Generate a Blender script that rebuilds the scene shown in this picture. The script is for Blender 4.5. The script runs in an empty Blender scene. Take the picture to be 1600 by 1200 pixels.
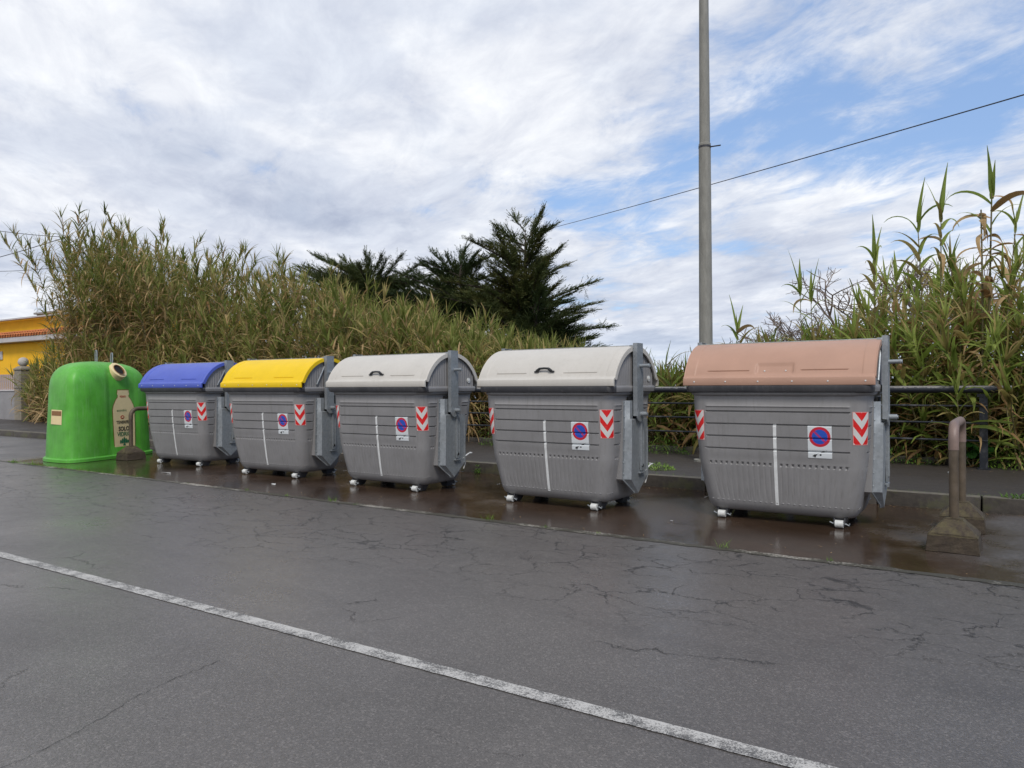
import bpy, bmesh, math, random
import numpy as np
from mathutils import Vector, Matrix
R_ = math.radians
PI = math.pi
scene = bpy.context.scene
C = scene.collection

# ------------------------------------------------------------------ camera
cd = bpy.data.cameras.new("camera"); cam = bpy.data.objects.new("camera", cd); C.objects.link(cam)
cd.sensor_width = 36; cd.lens = 1151.63 / 1600 * 36; cd.clip_start = .05; cd.clip_end = 30000
cam.location = (0, 0, 1.3822)
cam.rotation_euler = (Matrix.Rotation(.5633, 3, 'Z') @ Matrix.Rotation(PI/2 + .0007, 3, 'X') @ Matrix.Rotation(-.006, 3, 'Z')).to_euler()
scene.camera = cam
scene.render.resolution_x = 1024; scene.render.resolution_y = 768

# ------------------------------------------------------------------ world, sun, exposure
SUN_EL, SUN_AZ = R_(50), R_(142)          # azimuth clockwise from +Y
w = bpy.data.worlds.new("World"); scene.world = w; w.use_nodes = True
nt = w.node_tree; N = nt.nodes; L = nt.links; N.clear()
def wn(t, **k):
    n = N.new(t)
    for a, b in k.items(): setattr(n, a, b)
    return n
def wmath(op, a, b=None, c=None, clamp=False):
    n = wn('ShaderNodeMath', operation=op, use_clamp=clamp)
    for i, x in enumerate((a, b, c)):
        if x is None: continue
        if isinstance(x, (int, float)): n.inputs[i].default_value = x
        else: L.new(x, n.inputs[i])
    return n.outputs[0]
sky = wn('ShaderNodeTexSky', sky_type='NISHITA'); sky.sun_disc = False
sky.sun_elevation = SUN_EL; sky.sun_rotation = SUN_AZ; sky.altitude = 300; sky.air_density = 1.0; sky.dust_density = .6
tc = wn('ShaderNodeTexCoord')
sp = wn('ShaderNodeSeparateXYZ'); L.new(tc.outputs['Generated'], sp.inputs[0])
x_, y_, z_ = sp.outputs
cw, sw = math.cos(.5633), math.sin(.5633)
ua = wmath('ADD', wmath('MULTIPLY', x_, cw), wmath('MULTIPLY', y_, sw))
va = wmath('ADD', wmath('MULTIPLY', x_, -sw), wmath('MULTIPLY', y_, cw))
zz = wmath('ADD', wmath('MAXIMUM', z_, 0.0), .11)
U = wmath('DIVIDE', ua, zz); V = wmath('DIVIDE', va, zz)
def comb(a, b, c):
    n = wn('ShaderNodeCombineXYZ')
    for i, x in enumerate((a, b, c)):
        if isinstance(x, (int, float)): n.inputs[i].default_value = x
        else: L.new(x, n.inputs[i])
    return n.outputs[0]
def wnoise(vec, scale, detail, rough, dist=0, w4=0.):
    n = wn('ShaderNodeTexNoise', noise_dimensions='4D'); L.new(vec, n.inputs['Vector'])
    n.inputs['Scale'].default_value = scale; n.inputs['Detail'].default_value = detail
    n.inputs['Roughness'].default_value = rough; n.inputs['Distortion'].default_value = dist; n.inputs['W'].default_value = w4
    return n.outputs['Fac']
def wramp(fac, stops, interp='EASE'):
    n = wn('ShaderNodeValToRGB'); L.new(fac, n.inputs[0]); cr = n.color_ramp; cr.interpolation = interp
    while len(cr.elements) < len(stops): cr.elements.new(.5)
    for e, (p, c) in zip(cr.elements, stops): e.position = p; e.color = (*c, 1) if len(c) == 3 else c
    return n.outputs[0]
# cloud deck seen from below: coordinates on a plane overhead, drawn out along the wind
p1 = comb(U, wmath('MULTIPLY', V, .85), 0.)
p2 = comb(wmath('MULTIPLY', U, 1.), wmath('ADD', wmath('MULTIPLY', V, .75), wmath('MULTIPLY', U, .5)), 3.)
cover = wnoise(p1, 1.15, 9, .6, .35, 2.3)
fine = wnoise(p2, 4.2, 9, .66, .5, 5.1)
big = wnoise(p1, .42, 3, .5, .2, 7.7)
cv = wmath('ADD', wmath('ADD', wmath('MULTIPLY', cover, .56), wmath('MULTIPLY', fine, .30)), wmath('MULTIPLY', big, .34))
# the deck breaks up towards the right of the view
hi_ = wramp(z_, [(.10, (0, 0, 0)), (.34, (1, 1, 1))])
brk = wmath('SUBTRACT', cv, wmath('MULTIPLY', wmath('MULTIPLY', wmath('ADD', wmath('MULTIPLY', ua, 1.6), .15, clamp=True), hi_), .19))
brk = wmath('ADD', brk, .018)
cm = wramp(brk, [(.44, (0, 0, 0)), (.57, (1, 1, 1))])
shade = wnoise(comb(U, wmath('MULTIPLY', V, .8), 9.), 1.5, 7, .55, .2, 1.2)
ccol = wramp(shade, [(.30, (3.7, 4.15, 5.1)), (.47, (5.0, 5.35, 6.1)), (.60, (6.4, 6.6, 7.0))])
bright = wramp(wmath('MULTIPLY', fine, 1.), [(.32, (.80, .81, .85)), (.68, (1.10, 1.09, 1.06))], 'LINEAR')
mul = wn('ShaderNodeMix', data_type='RGBA', blend_type='MULTIPLY'); mul.inputs[0].default_value = 1
L.new(ccol, mul.inputs[6]); L.new(bright, mul.inputs[7])
skyb = wn('ShaderNodeMix', data_type='RGBA', blend_type='MIX'); skyb.inputs[0].default_value = .55
L.new(sky.outputs[0], skyb.inputs[6]); skyb.inputs[7].default_value = (2.3, 3.6, 6.2, 1)
mx = wn('ShaderNodeMix', data_type='RGBA'); L.new(cm, mx.inputs[0]); L.new(skyb.outputs[2], mx.inputs[6]); L.new(mul.outputs[2], mx.inputs[7])
# clear pale air close above the horizon
hz = wramp(z_, [(0.0, (1, 1, 1)), (.028, (.75, .75, .75)), (.085, (0, 0, 0))])
mx2 = wn('ShaderNodeMix', data_type='RGBA'); L.new(wmath('MULTIPLY', hz, .75), mx2.inputs[0]); L.new(mx.outputs[2], mx2.inputs[6]); mx2.inputs[7].default_value = (4.3, 5.0, 6.1, 1)
bg = wn('ShaderNodeBackground'); bg.inputs[1].default_value = .1; L.new(mx2.outputs[2], bg.inputs[0])
wo = wn('ShaderNodeOutputWorld'); L.new(bg.outputs[0], wo.inputs[0])
sd = bpy.data.lights.new("sun", 'SUN'); sd.energy = 1.7; sd.angle = R_(16); sd.color = (1, .96, .9)
so = bpy.data.objects.new("sun", sd); C.objects.link(so)
sdir = Vector((math.sin(SUN_AZ)*math.cos(SUN_EL), math.cos(SUN_AZ)*math.cos(SUN_EL), math.sin(SUN_EL)))
so.rotation_euler = sdir.to_track_quat('Z', 'Y').to_euler(); so.location = (0, -5, 20)
scene.view_settings.view_transform = 'Standard'; scene.view_settings.look = 'None'
scene.view_settings.exposure = 0.55; scene.view_settings.gamma = 1; scene.view_settings.use_curve_mapping = False

# ------------------------------------------------------------------ materials
class NB:
    def __init__(s, name):
        s.m = bpy.data.materials.new(name); s.m.use_nodes = True; s.t = s.m.node_tree; s.t.nodes.clear()
        s.out = s.n('ShaderNodeOutputMaterial'); s.b = s.n('ShaderNodeBsdfPrincipled'); s.l(s.b.outputs[0], s.out.inputs[0])
    def n(s, t, **k):
        n = s.t.nodes.new(t)
        for a, b in k.items(): setattr(n, a, b)
        return n
    def l(s, a, b): s.t.links.new(a, b)
    def put(s, x, inp):
        if isinstance(x, (int, float)): inp.default_value = x
        elif isinstance(x, tuple): inp.default_value = (*x, 1) if len(x) == 3 else x
        else: s.l(x, inp)
    def math(s, op, a, b=None, clamp=False, c=None):
        n = s.n('ShaderNodeMath', operation=op, use_clamp=clamp)
        s.put(a, n.inputs[0])
        if b is not None: s.put(b, n.inputs[1])
        if c is not None: s.put(c, n.inputs[2])
        return n.outputs[0]
    def coord(s, kind='Object', scale=(1, 1, 1), loc=(0, 0, 0), rot=(0, 0, 0)):
        t = s.n('ShaderNodeTexCoord'); m = s.n('ShaderNodeMapping'); s.l(t.outputs[kind], m.inputs[0])
        m.inputs['Scale'].default_value = scale; m.inputs['Location'].default_value = loc; m.inputs['Rotation'].default_value = rot
        return m.outputs[0]
    def noise(s, vec, scale, detail=4, rough=.55, dist=0):
        n = s.n('ShaderNodeTexNoise'); s.l(vec, n.inputs['Vector']); n.inputs['Scale'].default_value = scale
        n.inputs['Detail'].default_value = detail; n.inputs['Roughness'].default_value = rough; n.inputs['Distortion'].default_value = dist
        return n.outputs['Fac']
    def vor(s, vec, scale, feature='F1', out='Distance', rnd=1):
        n = s.n('ShaderNodeTexVoronoi', feature=feature); s.l(vec, n.inputs['Vector']); n.inputs['Scale'].default_value = scale
        n.inputs['Randomness'].default_value = rnd
        return n.outputs[out]
    def ramp(s, f, stops, interp='LINEAR'):
        n = s.n('ShaderNodeValToRGB'); s.l(f, n.inputs[0]); cr = n.color_ramp; cr.interpolation = interp
        while len(cr.elements) < len(stops): cr.elements.new(.5)
        for e, (p, c) in zip(cr.elements, stops):
            e.position = p; e.color = (c, c, c, 1) if isinstance(c, (int, float)) else (*c, 1)
        return n.outputs[0]
    def mix(s, f, a, b, mode='MIX'):
        n = s.n('ShaderNodeMix', data_type='RGBA', blend_type=mode); s.put(f, n.inputs[0]); s.put(a, n.inputs[6]); s.put(b, n.inputs[7])
        return n.outputs[2]
    def bump(s, h, strength, dist=.01, prev=None):
        n = s.n('ShaderNodeBump'); n.inputs['Strength'].default_value = strength; n.inputs['Distance'].default_value = dist
        s.l(h, n.inputs['Height'])
        if prev: s.l(prev, n.inputs['Normal'])
        return n.outputs[0]
    def set(s, **k):
        for a, b in k.items(): s.put(b, s.b.inputs[a.replace('_', ' ')])
        return s.m
M = {}
def simple(name, col, rough=.5, metal=0, var=.12, scale=6, bump=0, bscale=60, dirt=0, dirtcol=(.06, .05, .04), coord='Object', spec=.5, rnd=0):
    b = NB(name); v = b.coord(coord)
    n1 = b.noise(v, scale, 5, .6)
    lo = tuple(c*(1-var) for c in col); hi = tuple(min(1, c*(1+var)) for c in col)
    c = b.ramp(n1, [(.3, lo), (.7, hi)])
    if rnd:
        oi = b.n('ShaderNodeObjectInfo'); c = b.mix(1., c, b.ramp(oi.outputs['Random'], [(0, 1-rnd), (1, 1+rnd)]), 'MULTIPLY')
    r = rough
    if dirt:
        d = b.noise(v, scale*.45, 8, .7, .4); dm = b.ramp(d, [(.5, 0.), (.72, dirt)])
        c = b.mix(dm, c, dirtcol)
        r = b.math('ADD', rough, b.math('MULTIPLY', dm, .3))
    if bump:
        b.set(Normal=b.bump(b.noise(v, bscale, 4, .6), bump, .004))
    M[name] = b.set(Base_Color=c, Roughness=r, Metallic=metal, Specular_IOR_Level=spec)
    return M[name]

def streaky(name, col, rough, var=.1, dirt=.35, dirtcol=(.07, .06, .05), spec=.5):
    """moulded plastic: mottling, vertical rain streaks and scuffs"""
    b = NB(name); tc_ = b.n('ShaderNodeTexCoord'); oi = b.n('ShaderNodeObjectInfo')
    ad = b.n('ShaderNodeVectorMath', operation='ADD'); b.l(tc_.outputs['Object'], ad.inputs[0]); b.l(oi.outputs['Location'], ad.inputs[1]); v = ad.outputs[0]
    mp = b.n('ShaderNodeMapping'); b.l(v, mp.inputs[0]); mp.inputs['Scale'].default_value = (9, 9, .8); vs = mp.outputs[0]
    c = b.ramp(b.noise(v, 3, 5, .6), [(.3, tuple(x*(1-var) for x in col)), (.7, tuple(min(1, x*(1+var)) for x in col))])
    st = b.ramp(b.noise(vs, 3, 6, .65), [(.52, 0.), (.8, dirt)])
    c = b.mix(st, c, dirtcol)
    dl = b.ramp(b.noise(v, 1.1, 6, .65, .5), [(.45, 0.), (.75, dirt*.9)]); c = b.mix(dl, c, tuple(x*.55+y*.45 for x, y in zip(col, dirtcol)))
    sc = b.ramp(b.noise(v, 38, 3, .7), [(.62, 0.), (.75, dirt*.5)])
    c = b.mix(sc, c, tuple(min(1, x*1.6+.03) for x in col))
    rr = b.math('ADD', rough, b.math('MULTIPLY', b.noise(v, 9, 4), .18))
    M[name] = b.set(Base_Color=c, Roughness=rr, Specular_IOR_Level=spec, Normal=b.bump(b.noise(v, 240, 3), .12, .002))
    return M[name]
streaky('grey_plastic', (.226, .218, .214), .40, .09, .46, (.11, .10, .085))
streaky('dark_rubber', (.038, .038, .042), .38, .3, .5, (.16, .15, .14))
streaky('white_lid', (.50, .468, .415), .38, .05, .22, (.30, .26, .20))
streaky('blue_lid', (.07, .105, .43), .36, .06, .10, (.2, .2, .35), .4)
streaky('yellow_lid', (.76, .50, .008), .42, .05, .16, (.40, .26, .03), .25)
streaky('brown_lid', (.40, .235, .165), .40, .06, .15, (.30, .2, .15), .35)
streaky('green_shell', (.085, .35, .03), .38, .22, .42, (.26, .46, .20), .4)
simple('black_plastic', (.02, .02, .02), .4)
simple('white_plastic', (.60, .60, .57), .45, scale=30, dirt=.7, dirtcol=(.3, .27, .22))
simple('white_paint', (.66, .66, .64), .5, var=.06, scale=20, dirt=.25, dirtcol=(.35, .33, .3))
simple('void_black', (.004, .004, .004), .9)
b = NB('galvanised'); v = b.coord('Object')
sc = b.vor(v, 42, out='Color'); sep = b.n('ShaderNodeSeparateColor'); b.l(sc, sep.inputs[0])
c = b.mix(b.math('MULTIPLY', sep.outputs[0], .5), (.28, .30, .31), (.42, .44, .455))
c = b.mix(b.ramp(b.noise(v, 5, 6, .7), [(.5, 0.), (.8, .6)]), c, (.22, .22, .21))
M['galvanised'] = b.set(Base_Color=c, Metallic=.55, Roughness=b.math('ADD', .38, b.math('MULTIPLY', b.noise(v, 12), .3)))
simple('dirty_galvanised', (.30, .30, .28), .6, .3, .3, 25, .3, 90, .6, (.5, .48, .42))
b = NB('pole_metal'); v = b.coord('Object', (1, 1, .25))
c = b.ramp(b.noise(v, 14, 7, .7), [(.3, (.17, .163, .14)), (.7, (.27, .26, .225))])
c = b.mix(b.ramp(b.noise(b.coord('Object', (6, 6, .5)), 4, 5), [(.5, 0.), (.75, .5)]), c, (.19, .185, .16))
M['pole_metal'] = b.set(Base_Color=c, Metallic=0., Roughness=.7)
simple('black_rail', (.012, .014, .018), .32, 0, .3, 12, .2, 120, .5, (.22, .21, .2))
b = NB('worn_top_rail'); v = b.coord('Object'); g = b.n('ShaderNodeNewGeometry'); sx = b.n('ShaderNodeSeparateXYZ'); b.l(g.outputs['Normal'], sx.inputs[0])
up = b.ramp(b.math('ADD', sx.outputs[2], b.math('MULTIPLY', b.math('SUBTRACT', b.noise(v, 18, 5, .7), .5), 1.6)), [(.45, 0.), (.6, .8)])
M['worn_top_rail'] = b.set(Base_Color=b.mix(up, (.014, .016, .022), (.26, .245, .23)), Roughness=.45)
simple('rusty_pipe', (.085, .062, .038), .6, .1, .3, 10, .4, 80, .8, (.17, .13, .10))
simple('pinkish_pipe', (.19, .13, .105), .5, 0, .15, 10, .3, 80, .6, (.15, .11, .09))
b = NB('mossy_concrete'); v = b.coord('Object')
c = b.ramp(b.noise(v, 30, 6, .7), [(.3, (.028, .019, .012)), (.7, (.065, .046, .030))])
g = b.n('ShaderNodeNewGeometry'); sx = b.n('ShaderNodeSeparateXYZ'); b.l(g.outputs['Normal'], sx.inputs[0])
mo = b.math('MULTIPLY', b.ramp(b.noise(v, 9, 6, .7), [(.4, 0.), (.6, 1.)]), b.ramp(sx.outputs[2], [(.2, 0.1), (.7, .75)]))
c = b.mix(mo, c, (.10, .082, .034)); c = b.mix(b.ramp(b.vor(v, 55), [(.1, .7), (.25, 0.)]), c, (.03, .022, .018))
M['mossy_concrete'] = b.set(Base_Color=c, Roughness=.85, Normal=b.bump(b.noise(v, 60, 6, .7), .7, .008))
b = NB('kerb_concrete'); v = b.coord('Object')
oi = b.n('ShaderNodeObjectInfo')
c = b.ramp(b.noise(v, 12, 7, .7), [(.3, (.035, .029, .024)), (.7, (.085, .072, .058))])
c = b.mix(1., c, b.ramp(oi.outputs['Random'], [(0, .75), (1, 1.2)]), 'MULTIPLY')
c = b.mix(b.ramp(b.noise(v, 5, 6, .7), [(.50, 0.), (.66, .6)]), c, (.085, .09, .03))
g = b.n('ShaderNodeNewGeometry'); sx = b.n('ShaderNodeSeparateXYZ'); b.l(g.outputs['Normal'], sx.inputs[0])
c = b.mix(b.math('MULTIPLY', b.ramp(sx.outputs[2], [(.4, 0.), (.8, .7)]), b.ramp(b.noise(v, 7, 6, .7), [(.35, .3), (.6, 1.)])), c, (.16, .14, .10))
M['kerb_concrete'] = b.set(Base_Color=c, Roughness=.75, Normal=b.bump(b.noise(v, 70, 6, .7), .6, .006))

# ---- asphalt road
def asphalt(name, wetgloss=.52, cracks=True):
    b = NB(name); v = b.coord('Object')
    n1 = b.noise(v, .55, 5, .6); n2 = b.noise(v, 7, 6, .7); st = b.noise(b.coord('Object', (.35, 2.2, 1)), 1.1, 5, .6)
    c = b.ramp(n1, [(.3, (.074, .066, .060)), (.7, (.108, .096, .087))])
    c = b.mix(b.ramp(st, [(.5, 0.), (.72, .45)]), c, (.062, .055, .051) if cracks else (.028, .024, .020))
    c = b.mix(b.ramp(n2, [(.45, 0.), (.8, .35)]), c, (.125, .113, .102) if cracks else (.06, .052, .045))
    if not cracks: c = b.mix(.8, c, (.024, .018, .013))
    ag = b.vor(v, 130, out='Color'); sp_ = b.n('ShaderNodeSeparateColor'); b.l(ag, sp_.inputs[0])
    c = b.mix(.55, c, b.ramp(sp_.outputs[0], [(0, .62), (.8, 1.15), (1, 2.2)]), 'MULTIPLY')
    gum = b.ramp(b.vor(v, 1.15), [(.018, 1.), (.03, 0.)]); c = b.mix(b.math('MULTIPLY', gum, .45), c, (.2, .19, .18))
    wsp = b.ramp(b.vor(v, 9), [(.028, 1.), (.04, 0.)]); c = b.mix(b.math('MULTIPLY', wsp, .35), c, (.32, .30, .27))
    agd = b.vor(v, 130); h = b.math('ADD', b.math('MULTIPLY', b.ramp(agd, [(.0, 1.), (.6, 0.)]), 1.), b.math('MULTIPLY', n2, .8))
    nrm = b.bump(h, .30, .003)
    rgh = b.math('ADD', wetgloss, b.math('MULTIPLY', b.math('SUBTRACT', n2, .5), .35))
    rgh = b.math('ADD', rgh, b.math('MULTIPLY', b.math('SUBTRACT', n1, .5), -.55))
    if cracks:
        # warped cell borders; dense near the edge of the carriageway, a few wandering ones elsewhere
        t = b.n('ShaderNodeTexCoord'); nn = b.n('ShaderNodeTexNoise'); b.l(t.outputs['Object'], nn.inputs['Vector'])
        nn.inputs['Scale'].default_value = 3.2; nn.inputs['Detail'].default_value = 6; nn.inputs['Roughness'].default_value = .7
        vm = b.n('ShaderNodeVectorMath', operation='MULTIPLY_ADD'); b.l(nn.outputs['Color'], vm.inputs[0]); vm.inputs[1].default_value = (.42, .42, 0); b.l(t.outputs['Object'], vm.inputs[2])
        mp = b.n('ShaderNodeMapping'); b.l(vm.outputs[0], mp.inputs[0]); mp.inputs['Scale'].default_value = (.75, 1.25, 1)
        d1 = b.vor(mp.outputs[0], 3.1, 'DISTANCE_TO_EDGE'); d2 = b.vor(mp.outputs[0], .8, 'DISTANCE_TO_EDGE')
        sy = b.n('ShaderNodeSeparateXYZ'); b.l(t.outputs['Object'], sy.inputs[0])
        band = b.ramp(b.math('ADD', b.math('MULTIPLY', sy.outputs[1], .1), b.math('MULTIPLY', b.math('SUBTRACT', b.noise(v, .8, 3), .5), .22)), [(.40, 0.), (.47, 1.)])
        gate = b.ramp(b.noise(v, 1.6, 4, .6), [(.42, 0.), (.5, 1.)])
        k1 = b.math('MULTIPLY', b.math('MULTIPLY', b.ramp(d1, [(.006, 1.), (.016, 0.)]), band), gate)
        spot = b.ramp(b.noise(b.coord('Object', (1, 1, 1), (3.7, 1.2, 0)), .62, 2), [(.56, 0.), (.62, 1.)])
        k2 = b.math('MULTIPLY', b.math('MULTIPLY', b.ramp(d2, [(.0015, 1.), (.0045, 0.)]), spot), b.ramp(b.noise(v, 2.3, 4), [(.40, 0.), (.5, 1.)]))
        k = b.math('MAXIMUM', k1, k2)
        c = b.mix(b.math('MULTIPLY', k, .78), c, (.006, .006, .006))
        nrm = b.bump(b.math('SUBTRACT', 1., k), .6, .01, nrm)
    M[name] = b.set(Base_Color=c, Roughness=rgh, Normal=nrm, Specular_IOR_Level=.45)
asphalt('asphalt', .36); asphalt('pavement_asphalt', .6, False)
# ---- wet brown parking lane
b = NB('wet_parking'); v = b.coord('Object')
n1 = b.noise(v, .9, 6, .65); n2 = b.noise(v, 9, 6, .7)
c = b.ramp(n1, [(.3, (.032, .019, .011)), (.7, (.064, .041, .028))])
c = b.mix(b.ramp(n2, [(.5, 0.), (.8, .5)]), c, (.026, .015, .009))
sx = b.n('ShaderNodeSeparateXYZ'); t = b.n('ShaderNodeTexCoord'); b.l(t.outputs['Object'], sx.inputs[0])
ed = b.math('MULTIPLY', b.math('SUBTRACT', n1, .5), 2.6)
grn = b.ramp(b.math('ADD', b.math('MULTIPLY', b.math('ADD', sx.outputs[0], ed), -.1), 0.), [(1.14, 0.), (1.24, .6)] if False else [(.0, 0.), (1., 0.)])
gx = b.math('ADD', sx.outputs[0], ed)
g1 = b.n('ShaderNodeMapRange'); b.l(gx, g1.inputs[0]); g1.inputs[1].default_value = -11.2; g1.inputs[2].default_value = -13.4; g1.inputs[3].default_value = 0; g1.inputs[4].default_value = .6
g2 = b.n('ShaderNodeMapRange'); b.l(gx, g2.inputs[0]); g2.inputs[1].default_value = -15.2; g2.inputs[2].default_value = -15.9; g2.inputs[3].default_value = 1; g2.inputs[4].default_value = 0
c = b.mix(b.math('MULTIPLY', g1.outputs[0], g2.outputs[0]), c, (.045, .055, .022))
dry = b.math('MAXIMUM', b.math('SUBTRACT', 1., g2.outputs[0]), 0.)
dr = b.n('ShaderNodeMapRange'); b.l(gx, dr.inputs[0]); dr.inputs[1].default_value = -.6; dr.inputs[2].default_value = .5; dr.inputs[3].default_value = 0; dr.inputs[4].default_value = .8
dry = b.math('MAXIMUM', dry, dr.outputs[0])
ag = b.vor(v, 95, out='Color'); s2 = b.n('ShaderNodeSeparateColor'); b.l(ag, s2.inputs[0])
c = b.mix(dry, c, (.085, .078, .073))
c = b.mix(.6, c, b.ramp(s2.outputs[0], [(0, .7), (.8, 1.1), (1, 2.)]), 'MULTIPLY')
wet = b.ramp(n1, [(.42, .06), (.66, .26)])
rgh = b.math('ADD', wet, b.math('MULTIPLY', dry, .3))
rgh = b.math('ADD', rgh, b.math('MULTIPLY', b.math('SUBTRACT', n2, .4), .2))
pm_ = b.n('ShaderNodeVectorMath', operation='DISTANCE'); mp2 = b.n('ShaderNodeMapping'); b.l(t.outputs['Object'], mp2.inputs[0]); mp2.inputs['Scale'].default_value = (1.0, .5, 1)
b.l(mp2.outputs[0], pm_.inputs[0]); pm_.inputs[1].default_value = (-2.95, 3.75, 0)
pud = b.ramp(b.math('ADD', pm_.outputs['Value'], b.math('MULTIPLY', b.math('SUBTRACT', n2, .5), .9)), [(.35, 1.), (.75, 0.)])
rgh = b.math('ADD', b.math('MULTIPLY', rgh, b.math('SUBTRACT', 1., pud)), b.math('MULTIPLY', pud, .27))
spc = b.math('ADD', .5, b.math('MULTIPLY', pud, .5))
M['wet_parking'] = b.set(Base_Color=c, Roughness=rgh, Normal=b.bump(b.math('ADD', b.vor(v, 95), n2), .10, .003), Specular_IOR_Level=spc)
# ---- worn painted line
b = NB('worn_paint'); v = b.coord('Object')
wv = b.ramp(b.math('ADD', b.math('MULTIPLY', b.noise(v, 120, 5, .8), .6), b.math('MULTIPLY', b.noise(v, 6, 5, .65), .4)), [(.455, 0.), (.52, 1.)])
M['worn_paint'] = b.set(Base_Color=b.mix(wv, (.09, .085, .08), (.44, .42, .385)), Roughness=.6, Normal=b.bump(b.noise(v, 90, 4), .4, .004))
b = NB('faint_paint'); v = b.coord('Object')
wv = b.ramp(b.math('ADD', b.math('MULTIPLY', b.noise(v, 50, 5, .7), .45), b.math('MULTIPLY', b.noise(v, .9, 4, .7), .55)), [(.505, 0.), (.58, .8)])
M['faint_paint'] = b.set(Base_Color=b.mix(wv, (.045, .040, .026), (.36, .33, .28)), Roughness=.6, Normal=b.bump(b.noise(v, 90, 4), .4, .004))
simple('soil', (.07, .055, .035), .95, 0, .35, 3, .8, 20)
simple('sea_water', (.03, .09, .16), .15, 0, .1, .02)
# ---- vegetation
def leafmat(name, a, b_, c_, trans=.25, sc=1.3):
    b = NB(name); v = b.coord('Object'); oi = b.n('ShaderNodeObjectInfo')
    f = b.math('ADD', b.math('MULTIPLY', b.noise(v, sc, 4, .7), .75), b.math('MULTIPLY', oi.outputs['Random'], .25))
    col = b.ramp(f, [(.36, a), (.56, b_), (.72, c_)])
    M[name] = b.set(Base_Color=col, Roughness=.6, Specular_IOR_Level=.2)
    tr = b.n('ShaderNodeBsdfTranslucent'); b.l(col, tr.inputs[0]); ms = b.n('ShaderNodeMixShader'); ms.inputs[0].default_value = trans
    b.l(b.b.outputs[0], ms.inputs[1]); b.l(tr.outputs[0], ms.inputs[2]); b.l(ms.outputs[0], b.out.inputs[0])
leafmat('reed_green', (.09, .12, .022), (.19, .215, .05), (.37, .37, .12), .45)
leafmat('reed_olive', (.20, .165, .05), (.38, .30, .11), (.52, .42, .20), .45)
leafmat('reed_dry', (.26, .15, .06), (.50, .345, .17), (.68, .51, .29), .4)
leafmat('reed_bright', (.17, .23, .04), (.32, .38, .09), (.48, .52, .18), .5)
leafmat('cypress_leaf', (.030, .046, .014), (.066, .080, .024), (.15, .13, .036), .2, .8)
leafmat('weed_leaf', (0.084, 0.168, 0.024), (0.156, 0.264, 0.036), (0.240, 0.324, 0.072))
leafmat('broad_leaf', (.02, .08, .01), (.035, .12, .015), (.06, .16, .02))
simple('reed_stem', (.14, .12, .05), .6, 0, .4, 4)
simple('bark', (.055, .042, .032), .9, 0, .3, 8, .6, 30)
simple('bare_bark', (.15, .115, .09), .9, 0, .3, 4)
# ---- buildings
simple('yellow_render', (.92, .50, .015), .85, 0, .08, 1.2, .2, 60, .15, (.45, .25, .04))
simple('cornice_white', (.5, .47, .46), .8, 0, .08, 3, dirt=.3, dirtcol=(.3, .28, .25))
simple('terracotta', (.46, .15, .045), .8, 0, .25, 6, .3, 60, .35, (.2, .1, .05), rnd=.25)
simple('stone_pillar', (.24, .21, .165), .9, 0, .2, 8, .6, 40, .5, (.12, .11, .08))
simple('pillar_ball', (.42, .39, .35), .85, 0, .12, 8, .3, 40, .4, (.25, .22, .18))
simple('grey_render', (.27, .26, .26), .9, 0, .12, 2, .4, 40, .4, (.16, .15, .15))
simple('far_render', (.42, .40, .38), .9, 0, .1, .6, dirt=.3, dirtcol=(.3, .28, .26))
simple('fence_pink', (.42, .34, .32), .8, 0, .1, 5)
simple('glass_dark', (.03, .035, .04), .1)
simple('cable_black', (.03, .03, .035), .5)
simple('sticker_white', (.62, .63, .62), .35, var=.03)
simple('sticker_cream', (.74, .58, .30), .45, var=.06, dirt=.15, dirtcol=(.35, .3, .15))
simple('print_black', (.02, .02, .02), .4)
simple('print_green', (.02, .14, .06), .4)
simple('print_red', (.42, .03, .02), .4)
simple('print_outline', (.22, .10, .03), .5)
simple('can_red', (.45, .03, .03), .35)
# chevron and no-parking prints (flat print on geometry stickers)
def uvx(b):
    u = b.n('ShaderNodeUVMap'); s_ = b.n('ShaderNodeSeparateXYZ'); b.l(u.outputs[0], s_.inputs[0]); return s_.outputs[0], s_.outputs[1]
b = NB('chevron_print'); u, v = uvx(b)
t1 = b.math('ABSOLUTE', b.math('SUBTRACT', u, .5))
f = b.math('FRACT', b.math('ADD', b.math('SUBTRACT', b.math('MULTIPLY', v, 2.05), b.math('MULTIPLY', t1, 1.45)), .02))
red = b.math('GREATER_THAN', f, .5)
ed = b.math('MAXIMUM', b.math('GREATER_THAN', t1, .465), b.math('GREATER_THAN', b.math('ABSOLUTE', b.math('SUBTRACT', v, .5)), .482))
c = b.mix(red, (.58, .57, .54), (.62, .012, .012)); c = b.mix(ed, c, (.62, .3, .28))
c = b.mix(b.ramp(b.noise(b.coord('Object'), 14, 5, .7), [(.62, 0.), (.75, .35)]), c, (.4, .36, .33))
M['chevron_print'] = b.set(Base_Color=c, Roughness=.35)
b = NB('no_parking_print'); u, v = uvx(b)      # v runs 0..1 over the card, u over its width; the disc fills the top
dx = b.math('MULTIPLY', b.math('SUBTRACT', u, .5), .215); dy = b.math('MULTIPLY', b.math('SUBTRACT', v, .655), .31)
r = b.math('SQRT', b.math('ADD', b.math('MULTIPLY', dx, dx), b.math('MULTIPLY', dy, dy)))
disc = b.math('LESS_THAN', r, .096); inner = b.math('LESS_THAN', r, .070)
dg = b.math('LESS_THAN', b.math('ABSOLUTE', b.math('ADD', dx, dy)), .013)
c = b.mix(disc, (.60, .62, .62), (.50, .016, .035)); c = b.mix(inner, c, (.018, .075, .42))
c = b.mix(b.math('MULTIPLY', dg, inner), c, (.36, .03, .14))
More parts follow.
